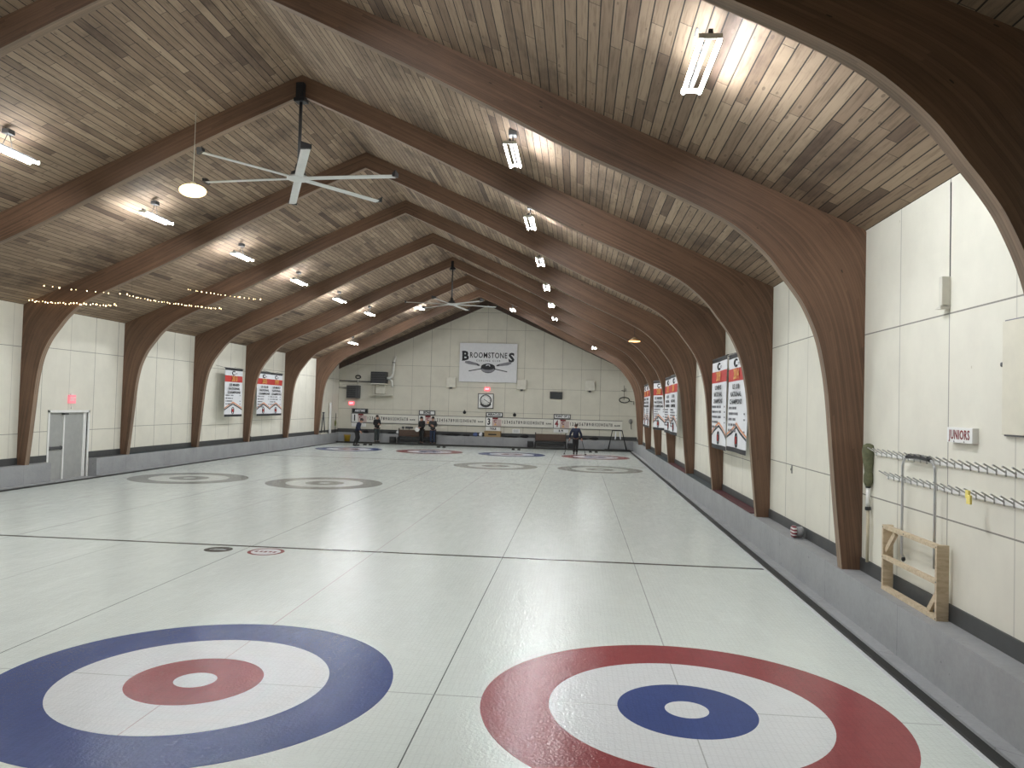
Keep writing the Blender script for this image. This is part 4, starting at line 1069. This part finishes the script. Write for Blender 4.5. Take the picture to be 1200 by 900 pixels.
# ================================================================== WINDOW REFLECTIONS OF LAMPS AND STRING LIGHTS
t = thing('reflected_pendant', 'window reflection of a round warm yellow lamp, modelled hanging on the left slope', 'reflected lamp', (-9.0, 8.03, 6.87))  # lounge lamp mirrored in the viewing window, added as a hanging fitting
MB().ell((0, 0, 0), (0.27, 0.25, 0.13), 20, 10).build('reflection_disc', WARMD, t)
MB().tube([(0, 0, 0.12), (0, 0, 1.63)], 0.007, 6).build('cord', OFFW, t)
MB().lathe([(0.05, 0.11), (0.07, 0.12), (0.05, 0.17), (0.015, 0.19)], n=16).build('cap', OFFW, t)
t = thing('reflected_downlight', 'window reflection of a small amber lamp, modelled between the arches on the far right', 'reflected lamp', (0.92, 20.4, 5.04))  # another mirrored lounge lamp, added here on its own cord
MB().ell((0, 0, 0), (0.21, 0.12, 0.035), 20, 8).build('reflection_disc', AMBER, t)
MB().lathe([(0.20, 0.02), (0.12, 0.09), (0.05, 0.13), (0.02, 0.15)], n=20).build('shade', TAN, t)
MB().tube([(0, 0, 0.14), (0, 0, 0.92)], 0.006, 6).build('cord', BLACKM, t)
def strand(p, q, sag, n, jit, drop, lb):
    t = thing('reflected_string_lights', lb, 'reflected string lights', p, 0, 'reflected strands of small warm bulbs on the left')  # bulbs mirrored in the window glass, added as strands inside the hall
    p = Vector(p); d = Vector(q)-p; rnd = random.Random(n)
    P = [d*(i/30) + Vector((0, 0, -sag*4*(i/30)*(1-i/30))) for i in range(31)]
    MB().tube(P, 0.0025, 5).build('wire', BLACKM, t)
    for end, dz in zip((Vector((0, 0, 0)), d), drop):
        if dz: MB().tube([end, end + Vector((0, 0, dz))], 0.0025, 5).build('drop_wire', BLACKM, t)
    b0 = None
    for k in range(n):
        u = (k+0.5+rnd.uniform(-0.35, 0.35))/n; c_ = d*u + Vector((0, 0, -sag*4*u*(1-u)-0.02 + rnd.uniform(-jit, jit)*0.5)); sc = rnd.choice((0.6, 0.8, 1.0, 1.0, 1.3))
        if b0 is None: b0 = b_ = MB().ell((0, 0, 0), (0.012, 0.012, 0.017), 8, 6).build('reflected_bulb', WARM, t)
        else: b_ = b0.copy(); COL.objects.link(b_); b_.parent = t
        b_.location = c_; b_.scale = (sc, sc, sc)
# reflected strands, added as wires between boards and arches of the left slope
strand((-16.44, 13.22, 5.24), (-13.79, 13.22, 5.15), 0.03, 34, 0.05, (0, 0.66), 'reflected string of warm bulbs across the arch just before the double door, lower strand')
strand((-15.56, 12.50, 5.56), (-13.40, 13.22, 5.44), 0.02, 11, 0.02, (0, 0.48), 'sparse reflected string of warm bulbs across the arch just before the double door, upper strand')
strand((-15.085, 15.78, 5.77), (-13.13, 18.10, 5.69), 0.06, 34, 0.03, (0, 0.30), 'brightest reflected string of warm bulbs, beyond the double door, sloping right')
strand((-14.04, 17.285, 6.22), (-11.76, 18.10, 6.01), 0.02, 20, 0.02, (0, 0.68), 'reflected string of paired warm bulbs, topmost and farthest right of the strands')

# ================================================================== PEOPLE
def skin_mesh(verts, edges, radii, root=0, sub=1):
    me = bpy.data.meshes.new('tmp_skin'); me.from_pydata([tuple(v) for v in verts], edges, [])
    o = bpy.data.objects.new('tmp_skin', me); COL.objects.link(o)
    sk = o.modifiers.new('s', 'SKIN'); sk.use_smooth_shade = True
    if not me.skin_vertices: me.skin_vertices.new()
    for i, r in enumerate(radii):
        r = r if isinstance(r, tuple) else (r, r)
        me.skin_vertices[0].data[i].radius = r; me.skin_vertices[0].data[i].use_root = (i == root)
    sb = o.modifiers.new('u', 'SUBSURF'); sb.levels = sub; sb.render_levels = sub
    dg = bpy.context.evaluated_depsgraph_get(); dg.update()
    out = bpy.data.meshes.new_from_object(o.evaluated_get(dg))
    bpy.data.objects.remove(o); bpy.data.meshes.remove(me)
    for p in out.polygons: p.use_smooth = True
    return out
def put(me, name, mat, parent):
    me.materials.clear(); me.materials.append(mat); o = bpy.data.objects.new(name, me); COL.objects.link(o); o.parent = parent; return o
def person(loc, rz, label, J, top, trousers, hair=HAIR, longhair=False):
    """figure facing local -y; J overrides joint positions (metres, standing height 1.74)"""
    t = thing('person', label, 'person', loc, rz, None)
    P = dict(pel=(0, 0, 0.95), spi=(0, 0.0, 1.12), che=(0, 0.0, 1.34), nek=(0, -0.005, 1.49), hd0=(0, -0.02, 1.58), hd1=(0, -0.02, 1.68),
             sL=(0.175, 0, 1.42), eL=(0.22, 0.02, 1.14), wL=(0.22, -0.06, 0.90), sR=(-0.175, 0, 1.42), eR=(-0.22, 0.02, 1.14), wR=(-0.22, -0.06, 0.90),
             hL=(0.09, 0, 0.92), kL=(0.10, -0.01, 0.50), aL=(0.10, 0.02, 0.09), tL=(0.11, -0.14, 0.04), hR=(-0.09, 0, 0.92), kR=(-0.10, -0.01, 0.50), aR=(-0.10, 0.02, 0.09), tR=(-0.11, -0.14, 0.04))
    P.update(J); P = {k: Vector(v) for k, v in P.items()}
    V_, E_, R2 = [], [], []; ix = {}
    def add(k, v, r, par=None):
        V_.append(Vector(v)); R2.append(r); ix[k] = len(V_)-1
        if par is not None: E_.append((ix[par], ix[k]))
    add('pel', P['pel'], (0.10, 0.09)); add('spi', P['spi'], (0.095, 0.085), 'pel'); add('che', P['che'], (0.13, 0.09), 'spi')
    add('nek', P['nek'], 0.052, 'che'); add('hd0', P['hd0'], (0.066, 0.080), 'nek'); add('hd1', P['hd1'], (0.072, 0.088), 'hd0')
    fdir = Vector((0, -1, 0)); 
    add('nose', P['hd0'] + Vector((0, -0.095, 0.015)), 0.012, 'hd0')
    for s, sx in (('L', 1), ('R', -1)):
        add('s'+s, P['s'+s], 0.058, 'che'); add('e'+s, P['e'+s], 0.040, 's'+s); add('w'+s, P['w'+s], 0.026, 'e'+s)
        d = (P['w'+s]-P['e'+s]).normalized(); a = d.cross(Vector((0, 1, 0)))
        if a.length < 0.1: a = Vector((1, 0, 0))
        a.normalize(); pm = P['w'+s] + d*0.075; add('p'+s, pm, (0.036, 0.020), 'w'+s)
        for f in range(4):
            o_ = a*(f-1.5)*0.020; ln = (0.050, 0.060, 0.056, 0.044)[f]
            add('f%s%d' % (s, f), pm + o_ + d*0.035, 0.0085, 'p'+s)
            add('g%s%d' % (s, f), pm + o_ + d*(0.035+ln) + Vector((0, -0.015, 0)), 0.0075, 'f%s%d' % (s, f))
        add('t'+s+'1', P['w'+s] + d*0.05 + a*0.042*(-sx), 0.010, 'w'+s); add('t'+s+'2', P['w'+s] + d*0.095 + a*0.055*(-sx), 0.009, 't'+s+'1')
        add('h'+s, P['h'+s], 0.078, 'pel'); add('k'+s, P['k'+s], 0.055, 'h'+s); add('a'+s, P['a'+s], 0.038, 'k'+s); add('tt'+s, P['t'+s], 0.034, 'a'+s)
    put(skin_mesh(V_, E_, R2), 'body', SKIN, t)
    # jacket
    v = [P['pel']+Vector((0, 0, -0.10)), P['spi'], P['che'], P['nek']+Vector((0, 0.005, -0.02))]; r = [(0.185, 0.145), (0.178, 0.140), (0.205, 0.148), 0.078]; e = [(0,1),(1,2),(2,3)]
    for s in 'LR':
        n = len(v); wr = P['w'+s] + (P['e'+s]-P['w'+s])*0.06
        v += [P['s'+s], P['e'+s], wr]; r += [0.092, 0.070, 0.052]; e += [(2, n), (n, n+1), (n+1, n+2)]
    put(skin_mesh(v, e, r), 'jacket', top, t)
    v = [P['pel']+Vector((0, 0, 0.06))]; r = [(0.165, 0.128)]; e = []
    for s in 'LR':
        n = len(v); an = P['a'+s] + Vector((0, 0, 0.02))
        v += [P['h'+s]+Vector((0, 0, -0.05)), P['k'+s], an]; r += [0.112, 0.084, 0.070]; e += [(0, n), (n, n+1), (n+1, n+2)]
    put(skin_mesh(v, e, r), 'trousers', trousers, t)
    for s in 'LR':
        a, b_ = P['a'+s], P['t'+s]; c_ = (a+b_)/2
        m = MB(); yaw_ = math.atan2((b_-a).y, (b_-a).x); rot = Matrix.Rotation(yaw_, 3, 'Z')
        m.ell((c_.x, c_.y, min(a.z, b_.z)-0.0 + 0.012), (0.145, 0.052, 0.050), rot=rot); m.ell((a.x, a.y, a.z-0.01), (0.05, 0.048, 0.06)); m.build('shoe', BLACK, t)
    hc = (P['hd0']+P['hd1'])/2; m = MB(); ax = (P['hd1']-P['nek']).normalized()
    m.ell(hc + ax*0.045 + Vector((0, 0.022, 0)), (0.092, 0.103, 0.098), 16, 10)
    if longhair: m.ell(hc + Vector((0, 0.06, -0.08)), (0.085, 0.06, 0.15), 14, 8)
    m.build('hair', hair, t)
    m = MB()
    for sx in (-1, 1): m.ell(hc + Vector((sx*0.078, -0.01, -0.01)), (0.012, 0.022, 0.032), 8, 6)
    m.build('ears', SKIN, t)
    m = MB()
    for sx in (-1, 1): m.ell(hc + Vector((sx*0.03, -0.094, 0.015)), (0.012, 0.008, 0.007), 8, 6)
    m.ell(hc + Vector((0, -0.088, -0.055)), (0.025, 0.008, 0.006), 8, 6); m.build('eyes_and_mouth', HAIR, t)
    return t
FOLD = dict(eL=(0.24, 0.0, 1.16), wL=(0.02, -0.19, 1.20), eR=(-0.24, 0.0, 1.16), wR=(-0.02, -0.17, 1.15))
# leaning walker, facing right (+x): rotate so -y -> +x
person((-14.05, 37.85, 0.0), PI/2, 'person in navy jacket leaning forward by the far left target',
       dict(pel=(0, 0.02, 0.90), spi=(0, -0.02, 1.07), che=(0, -0.09, 1.28), nek=(0, -0.18, 1.41), hd0=(0, -0.24, 1.48), hd1=(0, -0.27, 1.57),
            sL=(0.17, -0.11, 1.36), eL=(0.20, -0.06, 1.08), wL=(0.14, -0.18, 0.86), sR=(-0.17, -0.11, 1.36), eR=(-0.20, -0.06, 1.08), wR=(-0.14, -0.20, 0.88),
            hL=(0.09, 0.02, 0.87), kL=(0.09, -0.10, 0.48), aL=(0.09, 0.06, 0.09), tL=(0.10, -0.09, 0.04), hR=(-0.09, 0.02, 0.87), kR=(-0.09, 0.0, 0.48), aR=(-0.09, 0.16, 0.09), tR=(-0.10, 0.0, 0.04)),
       NAVY, BLKF)
person((-13.70, 41.0, 0.06), math.radians(50), 'person in black jacket standing with folded arms before scoreboard one', FOLD, BLKF, SLATEF)
person((-10.80, 40.98, 0.06), math.radians(-35), 'person with long dark hair in a black top holding a white bag', 
       dict(eL=(0.24, 0.0, 1.13), wL=(0.10, -0.22, 1.05), eR=(-0.24, 0.0, 1.13), wR=(-0.08, -0.22, 1.03), hd0=(-0.02, -0.02, 1.56), hd1=(-0.03, -0.03, 1.66)), BLKF, BLKF, HAIR, True)
t = thing('white_bag', 'small white bag held by the long-haired person', 'bag', (-11.04, 40.72, 0.86))
MB().ell((0, 0, 0.12), (0.15, 0.07, 0.14), 14, 8).build('bag_body', WHITE, t)
MB().tube([(-0.08, 0, 0.22), (-0.04, 0, 0.32), (0.04, 0, 0.32), (0.08, 0, 0.22)], 0.012, 6).build('bag_handle', WHITE, t)
person((-10.10, 41.0, 0.06), 0.05, 'person in charcoal jacket and dark jeans beside the long-haired person', FOLD, CHARF, DENIM)
person((-1.09, 36.4, 0.0), PI-0.05, 'person in navy seen from behind with a stick in each hand',
       dict(eL=(0.30, 0.02, 1.15), wL=(0.34, -0.02, 0.90), eR=(-0.30, 0.02, 1.15), wR=(-0.34, -0.02, 0.90), hL=(0.08, 0, 0.92), hR=(-0.08, 0, 0.92), kL=(0.08, -0.01, 0.5), kR=(-0.08, -0.01, 0.5), aL=(0.08, 0.02, 0.09), aR=(-0.08, 0.02, 0.09), tL=(0.09, -0.13, 0.04), tR=(-0.09, -0.13, 0.04),
            hd0=(0, -0.05, 1.55), hd1=(0, -0.06, 1.63)), NAVY, BLKF, HAIRG)
for sx, xe, lb in ((-1, -1.70, 'left thin stick held by the person in navy seen from behind'), (1, -0.52, 'right thin stick held by the person in navy seen from behind')):
    t = thing('delivery_stick', lb, 'stick', (xe, 36.30, 0.0), 0, 'sticks held by the person in navy')
    hx = -1.09 + sx*0.345 - xe
    MB().tube([(0, 0, 0.03), (hx, 0.14, 0.84), (hx*1.12, 0.155, 0.97)], 0.014, 8).build('shaft', BLACKM, t)
    MB().cbox((-0.05, -0.03, 0.0), (0.05, 0.03, 0.05), 0.008).build('foot', BLACK, t)
